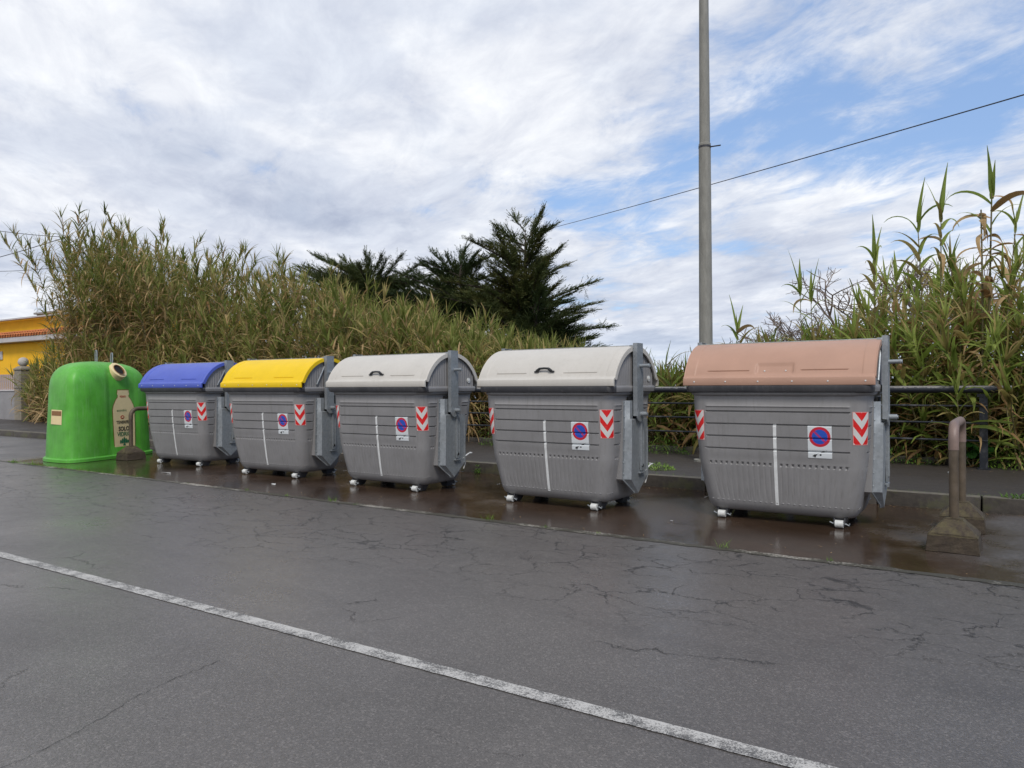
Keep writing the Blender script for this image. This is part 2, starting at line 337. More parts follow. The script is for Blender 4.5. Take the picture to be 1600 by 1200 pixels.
hl = b.math('MULTIPLY', b.math('LESS_THAN', b.math('ABSOLUTE', b.math('SUBTRACT', v, .27)), .006), .4)
c = b.mix(hl, c, (.3, .3, .3))
M['no_parking_print'] = b.set(Base_Color=c, Roughness=.35)

# ------------------------------------------------------------------ mesh helpers
class MB:
    def __init__(s): s.v = []; s.f = []; s.mi = []
    def add(s, vs, fs, mi=0):
        o = len(s.v); s.v += [tuple(p) for p in vs]; s.f += [tuple(o+i for i in f) for f in fs]; s.mi += [mi]*len(fs)
    def box(s, cx, cy, cz, sx, sy, sz, mi=0, rz=0, ch=0):
        x, y, z = sx/2, sy/2, sz/2
        if ch:
            bm = bmesh.new(); bmesh.ops.create_cube(bm, size=1)
            for q in bm.verts: q.co = Vector((q.co.x*sx, q.co.y*sy, q.co.z*sz))
            bmesh.ops.bevel(bm, geom=bm.edges[:], offset=ch, segments=2, affect='EDGES', profile=.5)
            vs = [tuple(q.co) for q in bm.verts]; bm.verts.index_update(); fs = [[q.index for q in f.verts] for f in bm.faces]; bm.free()
        else:
            vs = [(-x,-y,-z),(x,-y,-z),(x,y,-z),(-x,y,-z),(-x,-y,z),(x,-y,z),(x,y,z),(-x,y,z)]
            fs = [(0,3,2,1),(4,5,6,7),(0,1,5,4),(1,2,6,5),(2,3,7,6),(3,0,4,7)]
        c_, s_ = math.cos(rz), math.sin(rz)
        s.add([(cx+a*c_-b_*s_, cy+a*s_+b_*c_, cz+c) for a, b_, c in vs], fs, mi)
    def tube(s, pts, rad, n=8, caps=True, mi=0, ell=1):
        pts = [Vector(p) for p in pts]; k = len(pts)
        if isinstance(rad, (int, float)): rad = [rad]*k
        rings = []; up = None
        for i, p in enumerate(pts):
            d = (pts[min(i+1, k-1)]-pts[max(i-1, 0)]).normalized()
            if up is None: up = Vector((0, 0, 1)) if abs(d.z) < .9 else Vector((1, 0, 0))
            a = d.cross(up).normalized(); b_ = a.cross(d).normalized(); up = b_
            rings.append([p+a*math.cos(2*PI*j/n)*rad[i]+b_*math.sin(2*PI*j/n)*rad[i]*ell for j in range(n)])
        s.loft(rings, caps, mi)
    def loft(s, rings, caps=True, mi=0, closed=True):
        n = len(rings[0]); vs = [p for r in rings for p in r]; fs = []
        for i in range(len(rings)-1):
            for j in range(n if closed else n-1):
                a, b_ = i*n+j, i*n+(j+1) % n; fs.append((a, b_, b_+n, a+n))
        if caps: fs.append(tuple(range(n-1, -1, -1))); fs.append(tuple((len(rings)-1)*n+j for j in range(n)))
        s.add(vs, fs, mi)
    def prism(s, prof, axis, a0, a1, mi=0):
        """prof: 2D points; axis 'x': prof=(y,z) extruded over x from a0 to a1; 'y': (x,z); 'z': (x,y)"""
        def P(p, t): return (t, p[0], p[1]) if axis == 'x' else ((p[0], t, p[1]) if axis == 'y' else (p[0], p[1], t))
        n = len(prof); vs = [P(p, a0) for p in prof]+[P(p, a1) for p in prof]
        fs = [(j, (j+1) % n, n+(j+1) % n, n+j) for j in range(n)]+[tuple(range(n-1, -1, -1)), tuple(range(n, 2*n))]
        s.add(vs, fs, mi)
    def sphere(s, c, r, seg=10, rings=6, mi=0, sc=(1, 1, 1), half=False):
        rr = []
        for i in range(rings+1):
            t = (PI/2 if half else PI)*i/rings; rr.append([(c[0]+r*sc[0]*max(.001, math.sin(t))*math.cos(2*PI*j/seg), c[1]+r*sc[1]*max(.001, math.sin(t))*math.sin(2*PI*j/seg), c[2]+r*sc[2]*math.cos(t)) for j in range(seg)])
        s.loft(rr, True, mi)
    def mesh(s, name, mats, smooth=False, fix=True):
        me = bpy.data.meshes.new(name); me.from_pydata(s.v, [], s.f)
        if isinstance(mats, str): mats = [mats]
        for m in mats: me.materials.append(M[m])
        if len(mats) > 1: me.polygons.foreach_set('material_index', s.mi)
        if fix:
            bm = bmesh.new(); bm.from_mesh(me); bmesh.ops.recalc_face_normals(bm, faces=bm.faces); bm.to_mesh(me); bm.free()
        if smooth: smoothen(me, smooth)
        return me
def smoothen(me, ang=True):
    me.polygons.foreach_set('use_smooth', [True]*len(me.polygons))
    a = 35 if ang is True else ang
    bm = bmesh.new(); bm.from_mesh(me); th = R_(a)
    for e in bm.edges:
        if len(e.link_faces) == 2 and e.calc_face_angle(0) > th: e.smooth = False
    bm.to_mesh(me); bm.free()
def obj(name, me, parent=None, loc=(0, 0, 0), rot=(0, 0, 0), **props):
    o = bpy.data.objects.new(name, me); C.objects.link(o); o.location = loc; o.rotation_euler = rot
    if parent: o.parent = parent
    for k, v_ in props.items(): o[k] = v_
    return o
def thing(name, label, cat, loc=(0, 0, 0), rz=0, group=None, me=None):
    o = obj(name, me, None, loc, (0, 0, rz)); o['label'] = label; o['category'] = cat
    if group: o['group'] = group
    return o
def struct(name, me, loc=(0, 0, 0)): return obj(name, me, None, loc, kind='structure')
def grid(fn, nu, nv, uv=False, name='m', mat='white_paint', smooth=True):
    vs = [fn(i/nu, j/nv) for j in range(nv+1) for i in range(nu+1)]
    fs = [(j*(nu+1)+i, j*(nu+1)+i+1, (j+1)*(nu+1)+i+1, (j+1)*(nu+1)+i) for j in range(nv) for i in range(nu)]
    me = bpy.data.meshes.new(name); me.from_pydata(vs, [], fs); me.materials.append(M[mat])
    if uv:
        ul = me.uv_layers.new(name='UVMap')
        for lp in me.loops:
            k = lp.vertex_index; ul.data[lp.index].uv = ((k % (nu+1))/nu, (k//(nu+1))/nv)
    if smooth: me.polygons.foreach_set('use_smooth', [True]*len(me.polygons))
    return me
def text_geo(s, size, bold=0.):
    cu = bpy.data.curves.new('t', 'FONT'); cu.body = s; cu.size = size; cu.align_x = 'CENTER'; cu.offset = bold; cu.resolution_u = 3
    o = bpy.data.objects.new('t', cu); C.objects.link(o); dg = bpy.context.evaluated_depsgraph_get()
    me = bpy.data.meshes.new_from_object(o.evaluated_get(dg)); vs = [tuple(v_.co) for v_ in me.vertices]; fs = [tuple(p.vertices) for p in me.polygons]
    bpy.data.objects.remove(o); bpy.data.curves.remove(cu); bpy.data.meshes.remove(me)
    return vs, fs

# ------------------------------------------------------------------ ground
def YK(x): return 9.25-.035*x            # foot of the kerb
def YS(x): return 6.04-.033*x            # edge between carriageway and parking lane
def YB(x): return 12.75-.025*x           # back of the pavement
def strip(name, f0, f1, z, mat, x0=-160, x1=120, dx=2., sub=1):
    xs = np.arange(x0, x1+.01, dx); vs = []; fs = []
    for x in xs:
        for k in range(sub+1): vs.append((x, f0(x)+(f1(x)-f0(x))*k/sub, z))
    for i in range(len(xs)-1):
        for k in range(sub): a = i*(sub+1)+k; fs.append((a, a+sub+1, a+sub+2, a+1))
    me = bpy.data.meshes.new(name); me.from_pydata(vs, [], fs); me.materials.append(M[mat]); return me
# terrain: level around the road, falling away to the sea behind the reeds
vs = []; fs = []
ys = [-400, -60, -12, 0, 6, 12, 14, 20, 34, 50, 70, 110, 180, 300, 700]; zs = [-.03, -.03, -.03, -.03, -.03, -.03, -.03, -.05, -.4, -3, -9, -24, -48, -82, -130]
xs = [-800, -300, -120, -60, -44, -36, -20, 0, 20, 60, 200, 800]
for y, z in zip(ys, zs):
    for x in xs: vs.append((x, y, z*(1 if x > -40 else .15)))
for j in range(len(ys)-1):
    for i in range(len(xs)-1): a = j*len(xs)+i; fs.append((a, a+1, a+1+len(xs), a+len(xs)))
me = bpy.data.meshes.new('terrain'); me.from_pydata(vs, [], fs); me.materials.append(M['soil']); struct('terrain', me)
me = bpy.data.meshes.new('sea'); me.from_pydata([(-20000, 200, -60), (20000, 200, -60), (20000, 25000, -60), (-20000, 25000, -60)], [], [(0, 1, 2, 3)]); me.materials.append(M['sea_water']); struct('sea', me)
struct('road', strip('road', lambda x: -9., lambda x: YS(x), 0, 'asphalt'))
struct('parking_lane', strip('parking_lane', lambda x: YS(x), lambda x: YK(x)+.02, -.002, 'wet_parking'))
rnd = random.Random(3)
def ragged(x0, x1, dx, yc, half, jag):
    xs = np.arange(x0, x1, dx); vs = []
    for x in xs:
        vs.append((x, yc(x)-half+rnd.uniform(-jag, jag), .004)); vs.append((x, yc(x)+half+rnd.uniform(-jag, jag), .004))
    fs = [(2*i, 2*i+2, 2*i+3, 2*i+1) for i in range(len(xs)-1)]
    return vs, fs
vs, fs = ragged(-60, 14, .05, lambda x: 2.80-.0135*x, .046, .0025)
me = bpy.data.meshes.new('line'); me.from_pydata(vs, [], fs); me.materials.append(M['worn_paint']); struct('road_marking_line', me)
vs, fs = ragged(-40, .5, .06, lambda x: YS(x)+.02, .05, .016)
me = bpy.data.meshes.new('edge'); me.from_pydata(vs, [], fs); me.materials.append(M['faint_paint']); struct('parking_lane_line', me)
# long transverse joint crack in the near lane
vs = []; p = Vector((-3.0, 1.2)); q = Vector((-3.25, 2.35)); n_ = 60
for i in range(n_+1):
    t = i/n_; c_ = p.lerp(q, t); off = rnd.uniform(-.008, .008)+.03*math.sin(t*7)
    wd = .0006+.0012*rnd.random(); vs += [(c_.x+off-wd, c_.y, .003), (c_.x+off+wd, c_.y, .003)]
me = bpy.data.meshes.new('crack'); me.from_pydata(vs, [], [(2*i, 2*i+1, 2*i+3, 2*i+2) for i in range(n_)]); me.materials.append(M['void_black']); struct('road_crack', me)
# pavement
pv = struct('pavement', strip('pavement', lambda x: YK(x)+.14, lambda x: YB(x)+.1, .15, 'pavement_asphalt', -70, 40))
# kerbstones one by one
kerb = struct('kerb', None)
kmes = []
for k in range(5):
    m = MB(); m.box(0, 0, 0, .985, .15, .30, 0, 0, .014+.003*k)
    for i, q in enumerate(m.v): m.v[i] = (q[0]+rnd.uniform(-.003, .003), q[1]+rnd.uniform(-.004, .004), q[2]+rnd.uniform(-.004, .004))
    kmes.append(m.mesh('kerbstone', 'kerb_concrete', 40))
for i in range(62):
    x = -46.8+i*1.0+.33
    obj('kerbstone', kmes[rnd.randrange(5)], kerb, (x, YK(x)+.075, .012+rnd.uniform(-.006, .004)), (0, 0, -.035+rnd.uniform(-.006, .006)))
# low edging behind the pavement
m = MB()
for i in range(24):
    x = -21+i*1.0; m.box(x, YB(x)+.12, .17, .97, .1, .14, 0, -.025, .012)
edg = thing('pavement_edging', 'low brown concrete edging along the back of the pavement under the black railing', 'edging', me=m.mesh('edging', 'kerb_concrete', 40))

# ------------------------------------------------------------------ lorry-emptied container
D = 1.10
SEC = [(.078, .62, .25, .86, .10), (.09, .68, .20, .915, .12), (.118, .708, .165, .94, .14), (.17, .728, .14, .965, .15), (.30, .752, .115, .985, .15), (.55, .792, .078, 1.02, .14),
       (.85, .815, .052, 1.045, .125), (1.10, .830, .036, 1.06, .115), (1.28, .838, .028, 1.07, .11)]
def sec(h):
    if h <= SEC[0][0]: return SEC[0][1:]
    for a, b_ in zip(SEC, SEC[1:]):
        if h <= b_[0]:
            t = (h-a[0])/(b_[0]-a[0]); return tuple(a[i]*(1-t)+b_[i]*t for i in range(1, 5))
    return SEC[-1][1:]
GR = [1.152, 1.10, .974, .85, .725]
def sstep(a, b_, x):
    t = max(0, min(1, (x-a)/(b_-a))); return t*t*(3-2*t)
def disp(s, h, lim, n):
    """inward displacement; s = position along the panel, lim = half length of ribs, n = flute count"""
    d = 0
    e = sstep(lim+.012, lim, abs(s))
    for i, g in enumerate(GR):
        if i == 0: d += -.007*e*max(0, 1-abs(h-g)/.012)
        else: d += .020*e*max(0, min(1, 1.6-abs(h-g)/.0055))
    d += -.005*sstep(.62, .68, h)*sstep(1.2, 1.16, h)*sstep(lim+.04, lim, abs(s))
    k = (s+lim)/(2*lim)*n
    if abs(s) <= lim and .17 < h < .60:
        ph = k-math.floor(k); rib = sstep(.34, .46, ph)*sstep(.66, .54, ph)
        d += .0045*rib*sstep(.19, .24, h)*sstep(.57, .52, h)
        dot = sstep(.28, .40, ph)*sstep(.72, .60, ph)
        d += .016*dot*sstep(.562, .568, h)*sstep(.592, .586, h)
    return d
def front_pt(x, h, off=0.):
    """a point on the container's front shell, following the corner radius"""
    hw, y0, y1, r = sec(h); f = hw-r
    d = disp(x, h, .67, 25) if abs(x) < f else 0
    if abs(x) <= f: return (x, y0+d-off, h)
    t = min((abs(x)-f)/r, PI/2); sg = 1 if x > 0 else -1
    return (sg*(f+(r+off)*math.sin(t)), y0+r-(r+off)*math.cos(t), h)
def body_mesh():
    hs = set()
    for a in SEC: hs.add(a[0])
    for g in GR:
        for dd in (-.03, -.016, -.0092, -.006, -.0033, 0, .0033, .006, .0092, .014): hs.add(round(g+dd, 4))
    for a in (.17, .20, .21, .22, .24, .35, .45, .56, .566, .571, .58, .588, .594, .599, .61, .62, .65, .68, .9, .93, .8, .78, 1.05, 1.03, 1.2, 1.24): hs.add(a)
    hs = sorted(hs); rings = []
    NF, NC, NS_ = 200, 8, 90
    for h in hs:
        hw, y0, y1, r = sec(h); f = hw-r; g0, g1 = y0+r, y1-r; ring = []
        for i in range(NF): s = -f+2*f*i/NF; ring.append((s, y0+disp(s, h, .67 if f > .6 else f, 25), h))
        for i in range(NC): t = PI/2*i/NC; ring.append((f+r*math.sin(t), g0-r*math.cos(t), h))
        for i in range(NS_):
            y = g0+(g1-g0)*i/NS_; yc = y-D/2; dd = 0
            if yc < -.2: dd = disp(yc+.345, h, .075, 4)
            elif yc > .2: dd = disp(yc-.345, h, .075, 4)
            ring.append((hw-dd*.9, y, h))
        for i in range(NC): t = PI/2*i/NC; ring.append((f+r*math.cos(t), g1+r*math.sin(t), h))
        for i in range(40): s = f-2*f*i/40; ring.append((s, y1, h))
        for i in range(NC): t = PI/2*i/NC; ring.append((-f-r*math.sin(t), g1+r*math.cos(t), h))
        for i in range(NS_):
            y = g1-(g1-g0)*i/NS_; yc = y-D/2; dd = 0
            if yc < -.2: dd = disp(yc+.345, h, .075, 4)
            elif yc > .2: dd = disp(yc-.345, h, .075, 4)
            ring.append((-hw+dd*.9, y, h))
        for i in range(NC): t = PI/2*i/NC; ring.append((-f-r*math.cos(t), g0-r*math.sin(t), h))
        rings.append(ring)
    m = MB(); m.loft(rings, True)
    me = m.mesh('body', 'grey_plastic', 50); return me
def rrect(hw, y0, y1, r, z, n=7):
    pts = []
    for cx, cy, a in ((hw-r, y0+r, -PI/2), (hw-r, y1-r, 0), (-hw+r, y1-r, PI/2), (-hw+r, y0+r, PI)):
        for i in range(n+1): t = a+PI/2*i/n; pts.append((cx+r*math.cos(t), cy+r*math.sin(t), z))
    return pts
ARC_R = .588; ARC_H = 1.215
def arc(y, off=0): return ARC_H+math.sqrt(max(0, (ARC_R+off)**2-(y-D/2)**2))
def lid_mesh(front, mat, kind):
    """one curved half of the roof with a dropped band along its lower edge"""
    hwL = .90
    ths = [0, .012]                           # angular positions from the low edge up to the hinge
    a0, a1 = R_(19), R_(83)
    prof = []                                 # (y, z) from bottom edge upward, outer skin
    y0 = D/2-ARC_R*math.cos(a0)
    zb = ARC_H+ARC_R*math.sin(a0)
    prof += [(y0-.022, 1.362, 0), (y0-.024, 1.368, 0), (y0-.024, 1.428, 0), (y0-.02, 1.436, 0), (y0-.004, 1.440, 0)]
    n = 34; extra = [.115, .122, .129, .136, .143]
    ts = sorted([i/n for i in range(1, n+1)]+extra)
    for t in ts:
        a = a0+.055+(a1-a0-.055)*t; prof.append((D/2-ARC_R*math.cos(a), ARC_H+ARC_R*math.sin(a), t))
    xs = sorted(set([round(-hwL+.0+2*hwL*i/60, 4) for i in range(61)]+[s*q for s in (-1, 1) for q in (.895, .885, .80, .792, .784, .245, .235, .66, .67, .175, .165, .185)]))
    m = MB(); outer = []
    for x in xs:
        row = []
        for y, z, t in prof:
            d = 0
            if t > 0:
                if abs(x) < .792 and t > .03: d += .006*sstep(.03, .055, t)*sstep(.800, .784, abs(x))*sstep(.97, .94, t)
                if .24 < abs(x) < .665: d += .010*max(0, 1-abs(t-.129)/.010)
                if kind == 'recess' and abs(x) < .185: d += .016*sstep(.185, .165, abs(x))*sstep(.06, .09, t)*sstep(.27, .25, t)
                d += .012*sstep(.885, .9, abs(x))
            else: d += .006*sstep(.885, .9, abs(x))
            ay, az = y-D/2, z-ARC_H; l = math.hypot(ay, az)
            row.append((x, y-ay/l*d, z-az/l*d))
        outer.append(row)
    n1 = len(prof)
    rings = []
    for row in outer:
        inner = []
        for (x, y, z), (py, pz, t) in zip(row, prof):
            ay, az = y-D/2, z-ARC_H; l = math.hypot(ay, az); inner.append((x, y-ay/l*.022, z-az/l*.022))
        rings.append(row+inner[::-1])
    # end lips turned down so the edge looks thick
    m.loft(rings, True)
    for sg in (-1, 1):
        lip = []
        for y, z, t in prof[4:]:
            ay, az = y-D/2, z-ARC_H; l = math.hypot(ay, az); lip.append([(sg*.902, y, z), (sg*.902, y-ay/l*.05, z-az/l*.05), (sg*.886, y-ay/l*.05, z-az/l*.05), (sg*.886, y-ay/l*.004, z-az/l*.004)])
        m.loft(lip, True)
    if not front: m.v = [(-x, D-y, z) for x, y, z in m.v]
    return m.mesh('lid', mat, 40)
def make_shared():
    S = {}
    S['body'] = body_mesh()
    # dark rubber lip under the lid: sheared roll along the front, tapering round the corners
    m = MB(); rings = []
    for z, o, r in ((1.255, .0, .15), (1.268, .016, .16), (1.285, .022, .16), (1.295, .014, .16)):
        rings.append(rrect(.845+o, .02-o, D-.02+o, r, z))
    m.loft(rings, True); S['collar'] = m.mesh('collar', 'grey_plastic', 60)
    m = MB(); rings = []
    for z, o in ((1.29, .002), (1.298, .026), (1.33, .034), (1.352, .034), (1.362, .022), (1.364, -.02)):
        rings.append(rrect(.862+o*.8, .012-o*1.5, D-.012+o*1.5, .10, z))
    m.loft(rings, True)
    # front and back of the roll are dark, the ends grey
    for i, f in enumerate(m.f):
        ys_ = [m.v[k][1] for k in f]; xs_ = [abs(m.v[k][0]) for k in f]
        if len(f) == 4 and (sum(ys_)/4 > .09 and sum(ys_)/4 < D-.09): m.mi[i] = 1
    S['rim'] = m.mesh('rim', ['dark_rubber', 'grey_plastic'], 50)
    # ribbed end panel closing the arch
    m = MB(); yy = np.linspace(.075, D-.075, 81)
    top = []; bot = []
    for i, y in enumerate(yy):
        rb = .006*(1 if (i//2) % 2 else 0); z = arc(y, -.03); top.append((0+rb, y, max(1.365, z))); bot.append((0+rb, y, 1.345))
    vs = bot+top+[(p[0]-.03, p[1], p[2]) for p in bot]+[(p[0]-.03, p[1], p[2]) for p in top]; n = len(yy); fs = []
    for i in range(n-1): fs += [(i, i+1, n+i+1, n+i), (2*n+i, 3*n+i, 3*n+i+1, 2*n+i+1), (n+i, n+i+1, 3*n+i+1, 3*n+i)]
    m.add(vs, fs); S['end'] = m.mesh('end_panel', 'grey_plastic')
    # top beam
    m = MB(); m.box(0, D/2, 1.787, 1.80, .085, .045, 0, 0, .004); m.box(0, D/2-.043, 1.792, 1.79, .006, .012); S['beam'] = m.mesh('top_beam', 'dirty_galvanised', 40)
    m = MB(); m.box(0, 0, 0, .05, .12, .07, 0, 0, .005); m.tube([(-.05, -.045, 0), (.03, -.045, 0)], .014, 10); S['clamp'] = m.mesh('hinge_block', 'galvanised', 40)
    # lifting arm: folded steel channel
    m = MB()
    prof = [(-.022, -.075), (.028, -.075), (.028, .075), (-.022, .075), (-.022, .066), (.018, .066), (.018, -.066), (-.022, -.066)]
    m.loft([[(x, y, z) for x, y in prof] for z in (1.03, 1.83)], True)
    m.tube([(.016, 0, 1.04), (.029, 0, 1.04)], .0745, 24); m.box(.003, 0, 1.825, .046, .13, .006)
    S['arm'] = m.mesh('lifting_arm', 'galvanised', 40)
    m = MB(); m.tube([(0, 0, 0), (.125, 0, 0)], .02, 14); m.tube([(.10, 0, 0), (.113, 0, 0)], .024, 14); S['pin'] = m.mesh('lifting_pin', 'galvanised', 40)
    m = MB(); m.tube([(0, 0, 0), (.075, 0, 0)], .026, 16); m.tube([(.055, 0, 0), (.085, 0, 0)], .017, 12); S['pivot'] = m.mesh('pivot_pin', 'galvanised', 40)
    # side plate: sheet bolted to the shell along its front edge, folded out to carry the arm, hooked at the foot
    for key, k_ in (('plate', 1.), ('plate_in', .25)):
        m = MB(); rg = []; gm = MB(); gr = []
        for h in (.17, .20, .26, .34, .5, .7, .86, .99, 1.0, 1.2):
            hw_ = sec(h)[0]-.852; hb = hw_+(-.012-.03*max(0, .9-h)-hw_)*k_+.004; o = hw_+.02+(.045-.03*max(0, .7-h)-hw_)*k_
            f0 = -.235; f1 = .22
            if h < .34: f0 += (.34-h)*1.1; f1 -= (.34-h)*1.3; hb = hb+(o-hb)*min(.7, (.34-h)/.2)
            if h > .995: f1 = -.115
            o1 = o if h < .995 else hb+(o-hb)*.7
            rg.append([(x, y, h) for x, y in [(hb, f0), (hb, f0+.03), (o1, f0+.055), (o1, f1), (o1-.012, f1), (o1-.012, f0+.06), (hb-.012, f0+.035), (hb-.012, f0)]])
            gr.append([(x, y, h+.002) for x, y in ([(hw_-.02, f0-.012), (hb-.002, f0-.006), (hb-.014, f0+.05), (hb-.014, .235), (hw_-.02, .25)] if h >= .34 else [(hw_-.03, -.1), (hw_-.025, -.1), (hw_-.02, 0), (hw_-.02, .1), (hw_-.03, .1)])])
        m.loft(rg, True); m.box((.06 if k_ == 1 else -.03), .212, .62, .026, .012, .55)
        S[key] = m.mesh('side_plate', 'galvanised', 30)
        gm.loft(gr, True); S[key+'_bulge'] = gm.mesh('side_bulge', 'grey_plastic', 30)
    m = MB(); m.box(0, 0, 0, .014, .30, .36); S['slot'] = m.mesh('gap_shade', 'void_black')  # solid black block; its colour stands for shade in the gap behind the arm
    m = MB(); m.sphere((0, 0, 0), .008, 8, 5); S['bolt'] = m.mesh('bolt', 'galvanised', True)
    # connecting link with a painted-on slot in its foot
    m = MB(); m.loft([[(x, y*w_, z) for x, y in ((0, -.03), (.02, -.03), (.02, .03), (0, .03))] for z, w_ in ((.42, .8), (.45, 1), (.95, 1), (1.06, 1.25))], True)
    m.box(.024, .024, .72, .012, .006, .5); m.box(.024, -.024, .72, .012, .006, .5); m.tube([(.0, 0, 1.06), (.028, 0, 1.06)], .05, 20)
    m.box(.01, 0, .40, .03, .13, .014); S['link'] = m.mesh('link_bar', 'galvanised', 40)
    m = MB(); m.box(0, 0, 0, .004, .032, .03); S['linkslot'] = m.mesh('link_slot_shade', 'void_black')  # thin black plate on the link, shade of the slot put into its colour
    # foot and roller
    m = MB(); m.loft([[(x*.075, y*.09+.05, .125) for x, y in ((-1, -1), (1, -1), (1, 1), (-1, 1))], [(x*.06, y*.075+.05, .06) for x, y in ((-1, -1), (1, -1), (1, 1), (-1, 1))], [(x*.04, y*.05+.05, .004) for x, y in ((-1, -1), (1, -1), (1, 1), (-1, 1))]], True)
    for sg in (-1, 1): m.prism([(-.05+.02, .12), (-.075, .035), (-.05, .022), (.0, .06), (.0, .12)], 'x', sg*.046-.004, sg*.046+.004)
    S['foot'] = m.mesh('foot', 'dark_rubber', 40)
    m = MB(); m.tube([(-.036, 0, 0), (.036, 0, 0)], .036, 20); S['roller'] = m.mesh('roller', 'white_plastic', 40)
    m = MB(); m.tube([(-.085, .0, .012), (-.06, 0, 0), (.06, 0, 0), (.085, 0, -.012), (.09, 0, .008)], .007, 8); S['axle'] = m.mesh('axle', 'galvanised', True)
    m = MB(); m.tube([(-.075, 0, 0), (-.07, -.02, .0), (-.045, -.042, .02), (0, -.046, .022), (.045, -.042, .02), (.07, -.02, 0), (.075, 0, 0)], [.018, .019, .018, .017, .018, .019, .018], 10)
    for sg in (-1, 1): m.box(sg*.083, -.002, 0, .045, .018, .03, 0, 0, .006)
    S['handle'] = m.mesh('handle', 'black_plastic', True)
    m = MB(); m.tube([(0, 0, 0), (.01, 0, 0)], .034, 20); m.tube([(.01, 0, 0), (.016, 0, 0)], .012, 12); S['cap'] = m.mesh('side_cap', 'white_plastic', 40)
    m = MB(); m.sphere((0, 0, 0), .0085, 8, 4, sc=(1, .6, 1)); S['rivet'] = m.mesh('rivet', 'white_plastic', True)
    m = MB(); m.tube([(.06, .42, .40), (.10, .52, .44), (.11, .66, .50), (.10, .74, .50), (.05, .76, .50)], .008, 10)
    m.tube([(.10, .56, .455), (.095, .60, .37), (.08, .58, .30)], .008, 10); S['pedal'] = m.mesh('pedal_bar', 'white_paint', True)
    m = MB(); m.tube([(0, .30, 1.40), (0, .475, 1.70)], .011, 8); S['stay'] = m.mesh('lid_stay', 'galvanised', True)
    m = MB(); m.sphere((0, 0, 0), .008, 8, 4, sc=(1.5, .55, .7))
    g = MB()
    for i in range(25):
        x = -.67+1.34*(i+.5)/25; hw, y0, y1, r = sec(.195)
        if abs(x) < hw-r+.08: g.add([(a*1+x, b_+front_pt(x, .195)[1]-.001, c_+.195) for a, b_, c_ in m.v], m.f)
    for sgn in (-1, 1):
        for c0 in (-.345, .345):
            for i in range(4):
                y = D/2+c0-.075+.15*(i+.5)/4; g.add([(b_*-sgn*1+sgn*sec(.195)[0], a+y, c_+.195) for a, b_, c_ in m.v], m.f)
    S['dots'] = g.mesh('moulded_studs', 'white_lid' if False else 'grey_plastic', True)
    # stickers
    S['stripe'] = grid(lambda u, v_: front_pt(-.016+.032*u, .175+.81*v_, .003), 1, 90, name='stripe', mat='white_paint')
    S['nopark'] = grid(lambda u, v_: front_pt(.305+.215*u, .665+.31*v_, .003), 10, 60, True, 'nopark', 'no_parking_print')
    S['chevR'] = grid(lambda u, v_: front_pt(.70+.155*u, .80+.31*v_, .003), 10, 20, True, 'chev', 'chevron_print')
    S['chevL'] = grid(lambda u, v_: front_pt(-.855+.155*u, .80+.31*v_, .003), 10, 20, True, 'chev', 'chevron_print')
    # towed-car pictogram, built as thin black pieces on the card
    def on(pl): return [front_pt(x, h, .0045) for x, h in pl]
    car = [(.345, .685), (.365, .700), (.385, .703), (.398, .712), (.42, .718), (.43, .729), (.452, .733), (.45, .720), (.425, .705), (.40, .696), (.372, .686), (.35, .678)]
    g = MB(); g.add(on(car), [tuple(range(len(car)))])
    for cx, cz in ((.368, .680), (.418, .697)): g.add(on([(cx+.009*math.cos(t*PI/4), cz+.009*math.sin(t*PI/4)) for t in range(8)]), [tuple(range(8))])
    g.add(on([(.45, .735), (.478, .742), (.478, .738), (.452, .729)]), [(0, 1, 2, 3)]); S['tow'] = g.mesh('tow_symbol', 'print_black')
    return S
SH = make_shared()
LIDS = {}
